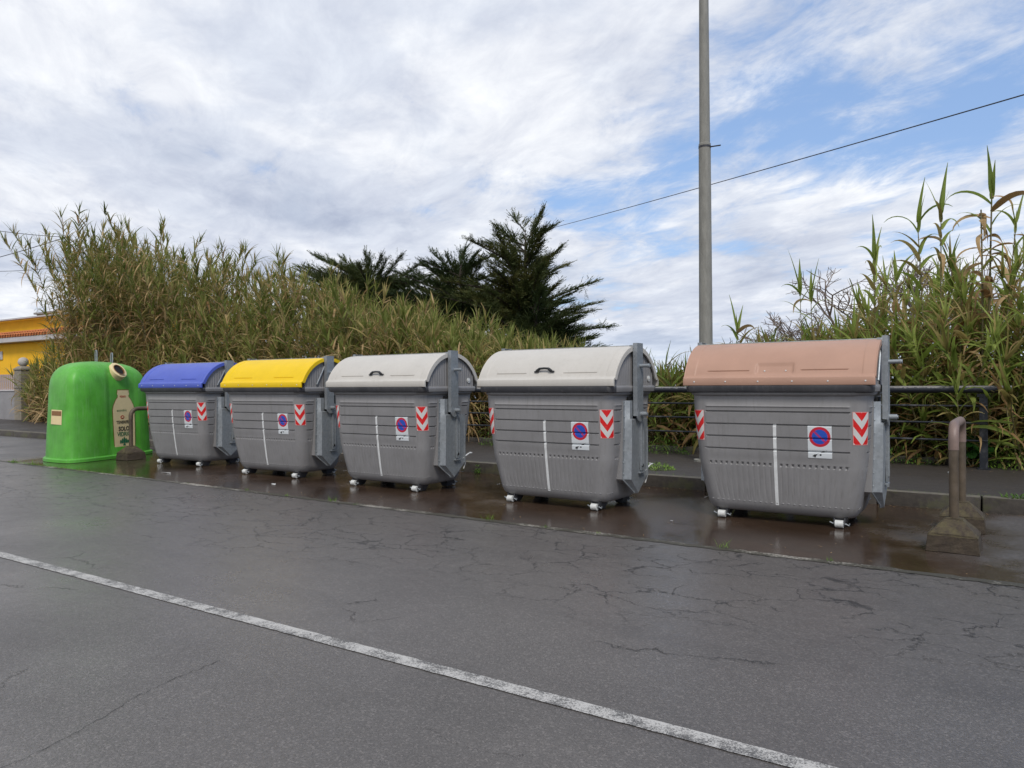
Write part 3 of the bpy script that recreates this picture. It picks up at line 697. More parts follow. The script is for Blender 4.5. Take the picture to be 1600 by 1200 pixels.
def container(name, label, x, y, rot, lidmat, kind):
    t = thing(name, label, 'waste container', (x, y, 0), rot, 'large side-loading containers in a row along the kerb')
    obj('body', SH['body'], t); obj('collar', SH['collar'], t); obj('rim', SH['rim'], t); obj('moulded_studs', SH['dots'], t, kind='stuff')
    if (lidmat, kind) not in LIDS: LIDS[lidmat, kind] = (lid_mesh(True, lidmat, kind), lid_mesh(False, lidmat, kind))
    lf = obj('lid', LIDS[lidmat, kind][0], t); lr = obj('lid', LIDS[lidmat, kind][1], t)
    colour = {'blue_lid': 'blue', 'yellow_lid': 'yellow', 'white_lid': 'white', 'brown_lid': 'brown'}[lidmat]
    lf['label'] = 'front %s lid curving up to the beam' % colour; lr['label'] = 'rear %s lid curving down behind the beam' % colour
    if kind == 'handle':
        a = R_(19)+.055+(R_(83)-R_(19)-.055)*.15
        obj('handle', SH['handle'], lf, (0, D/2-ARC_R*math.cos(a)-.004, ARC_H+ARC_R*math.sin(a)+.004), (-1.0, 0, 0)).scale = (1.25, .75, .75)
    rivs = [(q, .0) for q in np.linspace(-.78, .82, 6)] if kind != 'handle' else []
    yb = D/2-ARC_R*math.cos(R_(19))-.024
    for q, _ in rivs: obj('rivet', SH['rivet'], lf, (q, yb-.001, 1.398))
    if kind == 'recess':
        for q in (-.095, .105):
            a = R_(19)+.055+(R_(83)-R_(19)-.055)*.13; obj('rivet', SH['rivet'], lf, (q, D/2-(ARC_R-.018)*math.cos(a), ARC_H+(ARC_R-.018)*math.sin(a)))
    obj('top_beam', SH['beam'], t)
    for sg in (-1, 1):
        rz = 0 if sg > 0 else PI
        yo = 0 if sg > 0 else D        # the left side is the right side turned half round
        def P(x_, y_, z_): return (sg*x_, (y_ if sg > 0 else D-y_), z_)
        obj('end_panel', SH['end'], t, P(.865, 0, 0), (0, 0, rz))
        arm = obj('lifting_arm', SH['arm'], t, P(.925 if sg > 0 else .90, D/2-.04, 0), (0, 0, rz))
        obj('lifting_pin', SH['pin'], arm, (.02, .0, 1.58)).scale = (1 if sg > 0 else .3, 1, 1); obj('pivot_pin', SH['pivot'], arm, (.02, .02, 1.05)).scale = (1 if sg > 0 else .3, 1, 1)
        obj('hinge_block', SH['clamp'], t, P(.885, D/2-.06, 1.775), (0, 0, rz))
        pl = obj('side_plate', SH['plate' if sg > 0 else 'plate_in'], t, P(.852, D/2, 0), (0, 0, rz))
        obj('side_bulge', SH['plate_bulge' if sg > 0 else 'plate_in_bulge'], t, P(.852, D/2, 0), (0, 0, rz))
        obj('gap_shade', SH['slot'], pl, (.002, .0, 1.06))
        for k in range(7): obj('bolt', SH['bolt'], pl, ((-.012-.03*max(0, .9-(.40+.125*k))+.008) if sg > 0 else sec(.40+.125*k)[0]-.84, -.222, .40+.125*k))
        if sg < 0: SKIP = True
        else: SKIP = False
        if not SKIP: lk = obj('link_bar', SH['link'], t, P(.915 if sg > 0 else .87, D/2+.05, 0), (0, 0, rz)); obj('link_slot_shade', SH['linkslot'], lk, (.022, 0, .475))
        if kind == 'handle': obj('side_cap', SH['cap'], t, P(.868, D-.19, 1.44), (0, 0, rz))
        else: obj('lid_stay', SH['stay'], t, P(.885, 0, 0), (0, 0, rz))
        for yy_ in (.177, D-.177):
            ft = obj('foot', SH['foot'], t, (sg*.56, yy_+(.055 if yy_ < .5 else -.055), 0), (0, 0, 0 if yy_ < .5 else PI))
            obj('axle', SH['axle'], ft, (0, -.062, .042)); obj('roller', SH['roller'], ft, (0, -.062, .040))
    if kind == 'handle': obj('pedal_bar', SH['pedal'], t, (.80, .20, -.04))
    obj('white_stripe', SH['stripe'], t)
    npk = obj('no_parking_sticker', SH['nopark'], t, (0 if kind == 'recess' else .035+.01*math.sin(x*7), 0, 0)); obj('tow_symbol', SH['tow'], npk)
    obj('chevron_sticker', SH['chevR'], t); obj('chevron_sticker', SH['chevL'], t)
    return t
container('waste_container', 'grey container with brown lid, rightmost of the five in the row', -1.679, 7.413, -.015, 'brown_lid', 'recess')
container('waste_container', 'grey container with cream white lid and black handle, next to the brown-lidded one', -4.113, 7.145, -.045, 'white_lid', 'handle')
container('waste_container', 'grey container with cream white lid and black handle, next to the yellow-lidded one', -6.735, 7.251, -.031, 'white_lid', 'handle')
container('waste_container', 'grey container with bright yellow lid between the blue-lidded and a white-lidded one', -9.183, 7.40, .016, 'yellow_lid', 'plain')
container('waste_container', 'grey container with blue lid beside the green glass bank', -11.924, 7.692, .014, 'blue_lid', 'rivets')

# ------------------------------------------------------------------ green glass bank
F0 = Vector((-13.75, 6.99)); uu = Vector((-.316, .949)); ww = Vector((-.949, -.316))
poly = [(-.05, -.02), (2.28, -.02), (2.05, .95), (1.55, 1.30), (.65, 1.30), (.24, .95)]
def chaikin(p, n=2, q=.25):
    for _ in range(n):
        r = []
        for i in range(len(p)):
            a, b_ = p[i], p[(i+1) % len(p)]; r.append((a[0]*(1-q)+b_[0]*q, a[1]*(1-q)+b_[1]*q)); r.append((a[0]*q+b_[0]*(1-q), a[1]*q+b_[1]*(1-q)))
        p = r
    return p
def resamp(p, n):
    P_ = [Vector(q) for q in p]+[Vector(p[0])]; seg = [(P_[i+1]-P_[i]).length for i in range(len(p))]; T = sum(seg); out = []
    i = 0; acc = 0
    for k in range(n):
        d = T*k/n
        while acc+seg[i] < d: acc += seg[i]; i += 1
        out.append(P_[i].lerp(P_[i+1], (d-acc)/seg[i]))
    return out
foot = resamp(chaikin(poly, 3, .18), 96)
cc = Vector((1.1, .60))
def gl_s(h):
    tab = [(0, .955), (.5, .93), (1.0, .90), (1.30, .885), (1.44, .872), (1.54, .85), (1.62, .815), (1.69, .765), (1.75, .695), (1.80, .605), (1.84, .48), (1.87, .28), (1.882, .1), (1.884, 0.)]
    for (a, s0), (b_, s1) in zip(tab, tab[1:]):
        if h <= b_: return s0+(s1-s0)*(h-a)/(b_-a)
    return 0
def gl_pt(a, b_, h, s=None):
    q = cc+(Vector((a, b_))-cc)*(gl_s(h) if s is None else s); p = F0+uu*q.x+ww*q.y; return (p.x, p.y, h)
gb = thing('glass_bank', 'large bright green bell-shaped bottle bank with round black hole and cream bottle picture', 'bottle bank')
m = MB(); rings = []
hs = [.075, .3, .6, .9, 1.1, 1.25, 1.35, 1.42, 1.48, 1.53, 1.58, 1.63, 1.67, 1.71, 1.75, 1.78, 1.80, 1.82, 1.84, 1.856, 1.87, 1.878, 1.883]
def panel(a, b_, h):
    """slightly sunken centre panel on the long faces"""
    if b_ < .12: return .028*sstep(.83, .87, a)*sstep(1.72, 1.68, a)*sstep(.12, .16, h)*sstep(1.74, 1.66, h)
    return 0
for h in hs: rings.append([gl_pt(q.x, q.y+panel(q.x, q.y, h), h) for q in foot])
m.loft(rings, False); m.f.append(tuple(len(m.v)-96+i for i in range(96))); m.mi.append(0)
obj('shell', m.mesh('shell', 'green_shell', 45), gb)
m = MB(); m.loft([[gl_pt(q.x, q.y, h, s) for q in foot] for h, s in ((.004, 1.0), (.055, 1.0), (.07, .985), (.078, .95))], True)
obj('base_flange', m.mesh('flange', 'green_shell', 30), gb)
def on_face(a, h, off):
    """point on the long face that looks at the road"""
    p = gl_pt(a, -.02+.028*sstep(.83, .87, a)*sstep(1.72, 1.68, a), h); return (p[0]-ww.x*off, p[1]-ww.y*off, h)
# bottle-shaped sticker
hw_prof = [(.20, .28), (.62, .30), (.93, .31), (1.02, .285), (1.12, .22), (1.18, .16), (1.22, .155), (1.225, .175), (1.265, .175), (1.272, .165), (1.315, .165)]
ac = 1.29
def bottle(k, off, mat):
    m = MB(); vs = []
    for h, hw in hw_prof:
        for i in range(7): vs.append(on_face(ac+(hw*k)*(i/3-1), (h-.75)*(1+(k-1)*.6)+.75, off))
    m.add(vs, [(j*7+i, j*7+i+1, (j+1)*7+i+1, (j+1)*7+i) for j in range(len(hw_prof)-1) for i in range(6)]); return m.mesh('sticker', mat)
bs = obj('bottle_sticker', bottle(1.0, .010, 'sticker_cream'), gb); obj('sticker_outline', bottle(1.045, .007, 'print_outline'), bs)
def facetext(s, size, a, h, mat, bold=0., par=None, nm='lettering'):
    vs, fs = text_geo(s, size, bold); m = MB(); m.add([on_face(a+x, h+y, .0135) for x, y, z in vs], fs); return obj(nm, m.mesh('lettering', mat, fix=False), par)
facetext('VIDRIO', .055, ac-.02, 1.175, 'print_red', .001, bs)
facetext('ecovidrio', .075, ac-.06, .90, 'print_green', 0, bs)
facetext('TENERIFE', .082, ac-.05, .665, 'print_black', .002, bs)
facetext('SOLO', .115, ac-.02, .525, 'print_black', .004, bs)
facetext('VIDRIO', .115, ac-.02, .42, 'print_green', .003, bs)
m = MB(); m.add([on_face(ac-.05+.055*math.cos(t*PI/8), .79+.035*math.sin(t*PI/8), .0135) for t in range(16)], [tuple(range(16))])
m.add([on_face(ac-.05+.03*math.cos(t*PI/8), .79+.015*math.sin(t*PI/8), .016) for t in range(16)], [tuple(range(16))], 1)
obj('red_emblem', m.mesh('emblem', ['print_red', 'sticker_cream']), bs)
m = MB()
for k in range(5):
    cx = ac-.12+.05*k; hh = .07+.03*(2-abs(k-2)); m.add([on_face(cx-.022, .28, .0135), on_face(cx+.022, .28, .0135), on_face(cx+.024, .28+hh*.7, .0135), on_face(cx, .28+hh, .0135), on_face(cx-.024, .28+hh*.7, .0135)], [(0, 1, 2, 3, 4)])
m.add([on_face(ac-.06, .235, .0135), on_face(ac+.02, .235, .0135), on_face(ac+.0, .275, .0135), on_face(ac-.04, .275, .0135)], [(0, 1, 2, 3)])
obj('green_emblem', m.mesh('emblem', 'print_green'), bs)
# filling hole on the shoulder
hc = Vector(gl_pt(1.22, -.02, 1.69)); hn = Vector((-ww.x, -ww.y, 0)).normalized(); hn = (hn*.80+Vector((0, 0, .60))).normalized()
ax1 = Vector((uu.x, uu.y, 0)); ax2 = hn.cross(ax1).normalized()
if ax2.z < 0: ax2 = -ax2
def disc_rings(specs, n=28): return [[tuple(hc+hn*o+ax1*math.cos(2*PI*j/n)*r+ax2*math.sin(2*PI*j/n)*r) for j in range(n)] for o, r in specs]
m = MB(); m.loft(disc_rings([(-.08, .178), (.040, .174), (.046, .165), (.046, .118), (.02, .11)]), False); hr = obj('hole_collar', m.mesh('collar', 'sticker_cream', 40), gb)
m = MB(); m.loft(disc_rings([(.032, .116), (.031, .001)]), True); obj('opening_shade', m.mesh('opening_shade', 'void_black'), hr)  # black disc over the closed shell, painted as the shaded inside of the hole
m = MB(); m.loft(disc_rings([(.0465, .122), (.054, .120), (.054, .111), (.02, .109)]), False); obj('hole_rim', m.mesh('rim', 'print_outline', 40), hr)
vs, fs = text_geo('VIDRIO', .05, .001); m = MB()
m.add([tuple(hc+hn*.049+ax1*math.sin(x/.145)*(.145-y+.012)*1.-ax2*math.cos(x/.145)*(.145-y+.012)) for x, y, z in vs], fs); obj('lettering', m.mesh('t', 'print_black', fix=False), hr)
# small notice on the short side, welding seam scar and lifting loops
def side_pt(t, h, off):
    a = Vector((-.02, 0)).lerp(Vector((.22, .93)), t); p = Vector(gl_pt(a.x, a.y, h)); d = Vector(gl_pt(a.x-.93, a.y+.24, h))-p; d.z = 0; return tuple(p+d.normalized()*off)
m = MB(); m.add([side_pt(t, h, .012) for t, h in ((.80, .70), (.42, .69), (.42, .96), (.80, .97))], [(0, 1, 2, 3)]); m.add([side_pt(t, h, .016) for t, h in ((.78, .86), (.44, .855), (.44, .94), (.78, .945))], [(0, 1, 2, 3)], 1)
obj('side_notice', m.mesh('notice', ['sticker_cream', 'print_outline']), gb)
for k, (a, b_) in enumerate(((1.3, .66), (1.42, .36))):
    p = gl_pt(a, b_, 1.865, .8 if k else .5); m = MB(); hgt = .24-.05*k
    m.tube([(p[0]-.03, p[1], p[2]-.03), (p[0]-.03, p[1], p[2]+hgt*.8), (p[0]-.02, p[1], p[2]+hgt), (p[0]+.02, p[1], p[2]+hgt), (p[0]+.03, p[1], p[2]+hgt*.8), (p[0]+.03, p[1], p[2]-.03)], .011, 8)
    obj('lifting_loop', m.mesh('loop', 'galvanised', True), gb)

# ------------------------------------------------------------------ hoop barriers
def hoop(label, x, y, rot, top, length, pipemat, topmat, r=.034):
    t = thing('hoop_barrier', label, 'barrier', (x, y, 0), rot, 'metal hoops on concrete blocks at the ends of the row')
    m = MB(); R0 = .14; pts = [(0, 0, .2), (0, 0, top-R0-.1)]
    m.tube(pts, r, 14); pm_ = m.mesh('post', pipemat, 40)
    obj('post', pm_, t); obj('post', pm_, t, (0, length, 0))
    m = MB(); pts = [(0, 0, top-R0-.1)]
    for i in range(7): a = PI/2*i/6; pts.append((0, R0-R0*math.cos(a), top-R0+R0*math.sin(a)-r))
    for i in range(7): a = PI/2*i/6; pts.append((0, length-R0+R0*math.sin(a), top-R0+R0*math.cos(a)-r))
    pts.append((0, length, top-R0-.1)); m.tube(pts, r*1.08, 14); obj('top_rail', m.mesh('top', topmat, 50), t)
    for yy_ in (0, length):
        m = MB(); a, b_ = .19, .19
        rg = [[(s1*q*a*(1-.04*k), s2*q*b_*(1-.04*k), z) for s1, s2 in ((-1, -1), (1, -1), (1, 1), (-1, 1))] for k, (z, q) in enumerate(((0, 1.0), (.135, .97), (.145, .95), (.255, .38), (.262, .34)))]
        m.loft(rg, True); me = m.mesh('block', 'mossy_concrete')
        bm = bmesh.new(); bm.from_mesh(me); bmesh.ops.bevel(bm, geom=bm.edges[:], offset=.006, segments=1, affect='EDGES'); bmesh.ops.subdivide_edges(bm, edges=bm.edges[:], cuts=3, use_grid_fill=True)
        rr = random.Random(int(x*10+yy_*7))
        for q in bm.verts: q.co += Vector((rr.uniform(-1, 1), rr.uniform(-1, 1), rr.uniform(-1, 1)*.6))*.0035
        bm.to_mesh(me); bm.free(); obj('concrete_block', me, t, (0, yy_, 0), (0, 0, .03 if yy_ else -.02))
hoop('brown steel hoop on two mossy concrete blocks at the right end of the row', -.17, 7.10, -.04, 1.06, 1.0, 'rusty_pipe', 'pinkish_pipe', .036)
hoop('dark brown steel hoop on concrete blocks in front of the green bottle bank', -13.62, 7.98, .02, 1.0, 1.15, 'rusty_pipe', 'rusty_pipe', .036)

# ------------------------------------------------------------------ railing
rl = thing('railing', 'black metal railing with thick worn top tube and three thin bars behind the containers', 'railing')
def YR(x): return 12.28-.02*x
def bar(name, z, r, mat, x0=-19.3, x1=.40, n=10):
    m = MB(); m.tube([(x0+(x1-x0)*i/4, YR(x0+(x1-x0)*i/4), z) for i in range(5)], r, n); obj(name, m.mesh(name, mat, 50), rl)
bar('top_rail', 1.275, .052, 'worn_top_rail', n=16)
for z in (1.04, .80, .55): bar('rail_bar', z, .016, 'black_rail', x1=.12)
m = MB(); m.box(0, 0, .65, .10, .012, 1.1); m.box(0, .03, .65, .012, .06, 1.1); m.box(.0, .02, 1.19, .16, .08, .05, ch=.005); m.box(0, 0, .16, .16, .16, .016)
pm = m.mesh('railing_post', 'black_rail')
for i in range(8): x = .07-2.62*i; obj('railing_post', pm, rl, (x, YR(x)+.03, 0))

# ------------------------------------------------------------------ street lamp and cables
lp = thing('street_lamp', 'tall tapered grey steel lamp pole rising behind the brown-lidded container', 'street lamp', (-3.63, 11.5, .15))
m = MB(); m.tube([(0, 0, z) for z in (0, 2, 5.02, 5.03, 9.2)], [.112, .104, .0925, .083, .066], 24); m.tube([(0, 0, 0), (0, 0, .03)], .2, 16); obj('pole', m.mesh('pole', 'pole_metal', 30), lp)
m = MB(); m.tube([(0, 0, 4.955), (0, 0, 4.985)], .097, 24); m.tube([(.08, -.02, 4.955), (.26, -.02, 4.95)], .011, 8); obj('bracket', m.mesh('bracket', 'cable_black', 40), lp)
m = MB(); m.tube([(0, 0, 9.15), (0, -.2, 9.5), (0, -.8, 9.75), (0, -1.5, 9.8)], .03, 10); obj('lamp_arm', m.mesh('arm', 'pole_metal', True), lp)
m = MB(); m.loft([[(x*.14*q, -1.85+y*.35*q, 9.8+z) for x, y in ((-1, -1), (1, -1), (1, 1), (-1, 1))] for z, q in ((-.07, .8), (-.02, 1), (.05, .7))], True); obj('lamp_head', m.mesh('head', 'galvanised'), lp)
def cable(label, a, b_, sag, r=.011, n=40):
    m = MB(); a = Vector(a); b_ = Vector(b_)
    m.tube([a.lerp(b_, i/n)-Vector((0, 0, sag*4*(i/n)*(1-i/n))) for i in range(n+1)], r, 6)
    t = thing('overhead_cable', label, 'cable', me=m.mesh('cable', 'cable_black', True)); return t
cable('long thin cable slanting across the sky past the lamp pole to the cypress', (-18.34, 31, 8.78), (10.1, 5.5, 4.55), .12, .011)
utp = thing('utility_pole', 'thin dark pole top with insulators standing among the tall left reeds', 'utility pole', (-31.72, 16.0, 0))
m = MB(); m.tube([(0, 0, 0), (0, 0, 7.62)], [.034, .022], 8); obj('pole', m.mesh('pole', 'cable_black', True), utp)
m = MB(); m.tube([(-.25, 0, 7.6), (-.02, 0, 7.62), (.1, 0, 7.15), (.16, 0, 6.8)], .032, 6); obj('insulator', m.mesh('insulator', 'cable_black', True), utp)
cable('upper of the three cables left of the reeds, drooping from the left edge', (-31.97, 16.0, 7.61), (-40.5, 9.5, 9.9), .45, .013)
cable('middle cable running down left from the utility pole', (-31.97, 16.0, 7.61), (-44, 14, 6.5), .15, .015)
cable('lowest thin cable running into the left edge of the reeds', (-30.5, 15, 6.1), (-44, 14, 7.6), .35, .011)

# ------------------------------------------------------------------ yellow house, pillar, fence
hs_ = thing('yellow_house', 'yellow rendered house with orange clay tile eave at the left edge behind the pillar', 'house', (-42, 18, 0))
m = MB(); m.box(-2, 5, 1.8, 22, 10, 3.6); m.box(-2, 5.2, 4.5, 22, 9.6, .66); obj('wall', m.mesh('wall', 'yellow_render'), hs_)
m = MB(); m.box(-2, -.18, 3.74, 22.3, .5, .24, ch=.02); m.box(-2, .2, 4.85, 22.1, .3, .07); obj('cornice', m.mesh('cornice', 'cornice_white'), hs_)
def tile_mesh(under):
    m = MB(); rg = []
    for z, q in ((0, 1.0), (1, .82)):
        pts = [(math.cos(PI*i/7)*.115*q, 0, math.sin(PI*i/7)*.085*q) for i in range(8)]; inn = [(x*.84, 0, zz_*.84) for x, _, zz_ in pts[::-1]]
        rg.append([(p[0], z*.42, p[2]+z*.13) for p in pts+inn])
    m.loft(rg, True)
    if under: m.v = [(x, y, -zz_+2*(.13*(y/.42))) for x, y, zz_ in m.v]
    return m.mesh('roof_tile', 'terracotta', 50)
tm, tu = tile_mesh(False), tile_mesh(True)
for r in range(2):
    for i in range(48):
        x = -1.5+(i-30)*.26+5
        obj('roof_tile', tm, hs_, (x, -.46+.30*r, 3.93+.13*r), (0, 0, rnd.uniform(-.03, .03)))
        obj('roof_tile', tu, hs_, (x+.13, -.46+.30*r, 3.95+.13*r), (0, 0, rnd.uniform(-.03, .03)))
m = MB(); m.box(-.55, -.03, 3.02, .75, .05, .42, ch=.02); m.box(-.55, -.06, 3.02, .55, .03, .24, ch=.01); obj('wall_ornament', m.mesh('orn', 'cornice_white'), hs_)
m = MB(); m.box(-8, -.02, 2.0, 1.4, .06, 1.3); obj('window', m.mesh('win', 'glass_dark'), hs_)
pl = thing('gate_pillar', 'square stone gate pillar with round ball finial beside the reeds', 'pillar', (-30.95, 13.9, .1), .1)
m = MB(); m.box(0, 0, .98, .44, .44, 1.96, ch=.015); obj('shaft', m.mesh('shaft', 'stone_pillar'), pl)
m = MB(); m.box(0, 0, 1.28, .48, .48, .05, ch=.01); m.box(0, 0, 1.98, .50, .50, .07, ch=.015); m.loft([[(x*q, y*q, z) for x, y in ((-1, -1), (1, -1), (1, 1), (-1, 1))] for z, q in ((2.01, .22), (2.10, .12))], True); obj('cap', m.mesh('cap', 'stone_pillar'), pl)
m = MB(); m.sphere((0, 0, 2.26), .18, 18, 12); obj('ball_finial', m.mesh('ball', 'pillar_ball', True), pl)
gw = thing('garden_wall', 'low grey rendered wall left of the stone pillar', 'wall', (-35.2, 14.2, 0), .1)
m = MB(); m.box(0, 0, .62, 8, .2, 1.24); obj('wall', m.mesh('wall', 'grey_render'), gw)
m = MB(); m.box(0, 0, 1.265, 8.04, .26, .05); obj('coping', m.mesh('coping', 'cornice_white'), gw)
fe = thing('slatted_fence', 'pale pink slatted fence standing on the low grey wall', 'fence', (-35.2, 14.2, 1.29), .1)
m = MB(); m.box(0, 0, 0, .07, .035, .62); sm = m.mesh('slat', 'fence_pink')
for i in range(56): obj('slat', sm, fe, (-3.95+.142*i, 0, .31))
m = MB()
for z in (.02, .34, .60): m.box(0, .03, z, 8, .03, .045)
obj('fence_rail', m.mesh('rail', 'fence_pink'), fe)
for lab, (x, y, sx, sy, h) in (('far pale flat-roofed block above the yellow parapet, left part', (-52.5, 30, 9, 7, 6.6)), ('far grey flat-roofed block above the yellow parapet beside the reeds', (-45.6, 29, 3.8, 6, 7.0))):
    t = thing('far_building', lab, 'building', (x, y, 0)); m = MB(); m.box(0, 0, h/2, sx, sy, h); obj('wall', m.mesh('wall', 'far_render'), t)
    m = MB(); m.box(0, 0, h+.06, sx+.3, sy+.3, .12); obj('roof_edge', m.mesh('edge', 'grey_render'), t)
an = thing('roof_antenna', 'thin lattice television antenna standing on the far flat roof', 'antenna', (-48.2, 29, 6.6)); m = MB()
for x in (0, .35): m.tube([(x, 0, 0), (x, 0, 2.6)], .03, 5)
for i in range(6): m.tube([(0, 0, .3+.4*i), (.35, 0, .5+.4*i)], .015, 4)
obj('mast', m.mesh('mast', 'galvanised'), an)

# ------------------------------------------------------------------ giant reed
def leaf_pts(rr, base, az, Ln, W, el, droop, nseg=6, fold=False, tw=0.):
    """arched blade; returns verts, quads"""
    p = Vector(base); dirh = Vector((math.cos(az), math.sin(az), 0)); side = Vector((-math.sin(az), math.cos(az), 0)); out = []
    a = el
    for i in range(nseg+1):
        t = i/nseg; wd = W*.5*min(1, .55+t*3)*max(.03, (1-t))**.75
        d = dirh*math.cos(a)+Vector((0, 0, 1))*math.sin(a); nrm = side.cross(d)
        sd_ = (side*math.cos(tw*t)+nrm*math.sin(tw*t)).normalized()
        if fold: out += [p-sd_*wd, p-nrm*wd*.35, p+sd_*wd]
        else: out += [p-sd_*wd, p+sd_*wd]
        p = p+d*(Ln/nseg); a -= droop*(.35+t*1.1)/nseg
        if a < -1.45: a = -1.45
    k = 3 if fold else 2; fs = []
    for i in range(nseg):
        for j in range(k-1): b0 = i*k+j; fs.append((b0, b0+1, b0+k+1, b0+k))
    return out, fs
def cane(seed, h, Ln=.55, W=.045, dens=.14, dry=.45, low=.12, fold=False, lean=.12, topspear=.5, nseg=5):
    rr = random.Random(seed); st = MB(); lf = MB()
    la = rr.uniform(0, 2*PI); ld = Vector((math.cos(la), math.sin(la), 0))*rr.uniform(.2, 1)*lean*h
    def P(t): return Vector((0, 0, h*t))+ld*t*t*t
    st.tube([P(i/6) for i in range(7)], [.012*(1-.75*i/6)+.002 for i in range(7)], 4 if not fold else 7, False)
    az = rr.uniform(0, 2*PI); hh = low*h+.05; top = h*.97
    while hh < top:
        t = hh/h; p = P(t); az += PI+rr.gauss(0, .45); isdry = rr.random() < dry*(1.35-t*1.25)
        env = Ln*rr.uniform(.7, 1.15)*(1 if t < .85 else 1-.35*(t-.85)/.15)
        if isdry and rr.random() < .6: el, dr, mi = rr.uniform(-.9, .35), rr.uniform(.8, 2.4), 2
        else:
            el = .5+.7*t**3+rr.gauss(0, .30); dr = rr.uniform(1.4, 3.0)*(1.2-t*.7); mi = 2 if isdry else (0 if rr.random() < .62 else 1)
        v_, f_ = leaf_pts(rr, p, az, env, W*rr.uniform(.6, 1.5), el, dr, nseg, fold, rr.uniform(-.9, .9)); lf.add(v_, f_, mi)
        hh += dens*rr.uniform(.6, 1.25)*(1 if t < .8 else .65)
    for k in range(5):
        v_, f_ = leaf_pts(rr, P(.97), az+k*2.4, topspear*rr.uniform(.6, 1.1), W*.8, 1.25+rr.gauss(0, .1), rr.uniform(.1, .7), nseg, fold); lf.add(v_, f_, 0 if rr.random() < .7 else 1)
    return st, lf
RM = ['reed_green', 'reed_olive', 'reed_dry']
# heights of the thicket against the sky along the row (at about Y = 14.5)
HT = [(-34, 2.5), (-32.3, 4.9), (-30.8, 6.1), (-28.2, 7.75), (-26, 7.0), (-23.7, 6.75), (-21.6, 5.5), (-20.2, 5.9), (-19.2, 5.7), (-18.6, 4.5), (-18.0, 4.3), (-17.3, 5.05), (-17, 5.15), (-16, 4.75), (-14, 4.1), (-12, 3.65), (-9.9, 3.05), (-8.3, 2.68), (-7.4, 2.45), (-6.7, 2.0), (-6, 1.62), (-5.4, 1.6), (-4.9, 1.5), (-4.3, 2.0), (-3.4, 2.3), (-2.2, 2.45), (-1.6, 2.8), (-1.2, 3.3), (-.2, 3.75), (.7, 3.6), (2.5, 3.2), (5, 3.0)]
def HX(x):
    for (a, p), (b_, q) in zip(HT, HT[1:]):
        if a <= x <= b_: return p+(q-p)*(x-a)/(b_-a)
    return 0
protoL = {}
for hcl in (1.2, 1.8, 2.5, 3.3, 4.3, 5.5, 6.6):
    protoL[hcl] = []
    for k in range(4 if hcl > 2 else 5):
        s, l = cane(int(hcl*100)+k, hcl, .70, .050, .085, .66, .08, False, .22)
        protoL[hcl].append((s, l, s.mesh('stem', 'reed_stem', True, fix=False), l.mesh('foliage', RM, fix=False)))
for hcl in (1.21, 1.81, 2.51, 3.31):        # broader, greener blades of the near clump on the right
    protoL[hcl] = []
    for k in range(5):
        s, l = cane(int(hcl*1000)+k, hcl, .66, .075, .10, .50, .04, True, .16, .6)
        protoL[hcl].append((s, l, s.mesh('stem', 'reed_stem', True, fix=False), l.mesh('foliage', ['reed_bright', 'reed_olive', 'reed_dry'], fix=False)))
rr = random.Random(11)
spots = []
def nearest(h, right):
    ks = [k for k in protoL if (round(k*100) % 10 == 1) == right]; return min(ks, key=lambda k: abs(k-h))
# left thicket
def place(x, y, h, right=False, tilt=.09, lean_front=0):
    k = nearest(h, right); i = rr.randrange(len(protoL[k])); sc = h/k
    spots.append(dict(x=x, y=y, h=h, k=k, i=i, s=(min(1.25, max(.8, sc)),)*2+(sc,), rx=rr.gauss(0, tilt)+lean_front, ry=rr.gauss(0, tilt), rz=rr.uniform(0, 2*PI), right=right))
for n_ in range(980):
    x = rr.uniform(-31.5, -6.3); dep = rr.random()**1.2*4.2; y = YB(x)+.75+dep
    hmax = 1.38+(HX(x*14.5/y)-1.38)*y/14.5-.42
    h = hmax*(rr.uniform(.68, .97) if rr.random() < .7 else rr.uniform(.9, 1.05))
    if rr.random() < .05 and x < -9: h = hmax*rr.uniform(1.04, 1.16)
    place(x, y, h)
for n_ in range(420):                        # lower canes leaning out over the pavement
    x = rr.uniform(-29.6, -6.8); y = YB(x)+.25+rr.random()*.9; hm = HX(x*14.5/y)
    place(x, y, min(hm*.75, rr.uniform(1.0, 3.2)), False, .12, rr.uniform(.02, .28))
for n_ in range(110):                         # drooping bush by the pillar
    x = rr.uniform(-29.9, -26.2); y = YB(x)-.35+rr.random()*.9
    place(x, y, rr.uniform(.9, 2.4), False, .22, rr.uniform(.0, .4))
# behind the gap and the near clump on the right
for n_ in range(340):
    x = rr.uniform(-6.2, 4.2); y = YB(x)+.45+rr.random()**1.3*3.0; hm = 1.38+(HX(x*14.5/y)-1.38)*y/14.5-.25
    place(x, y, hm*rr.uniform(.6, 1.0), True, .11)
for n_ in range(200):
    x = rr.uniform(-6.0, 3.4); y = YB(x)+.3+rr.random()*.5; place(x, y, rr.uniform(.7, 1.7), True, .2, rr.uniform(.0, .3))
spots = [s for s in spots if s['x']/s['y'] > (-1.99 if s['h'] > 4.6 else (-2.06 if s['h'] > 2.6 else -2.2)) or s['right']]
for n_ in range(70):                         # cascade over the right end of the railing
    x = rr.uniform(-.9, 1.8); place(x, YB(x)-.15+rr.random()*.7, rr.uniform(.8, 2.3), True, .22, rr.uniform(.0, .35))
cxv = lambda s: (s['x']**2+s['y']**2)**.5
spots.sort(key=lambda s: cxv(s)/max(.4, s['h']))
indiv = []; left_n = right_n = 0
for s in spots:
    if s['right'] and right_n < 110: indiv.append(s); right_n += 1
    elif not s['right'] and left_n < 165 and rr.random() < .5 : indiv.append(s); left_n += 1
ids = set(id(s) for s in indiv)
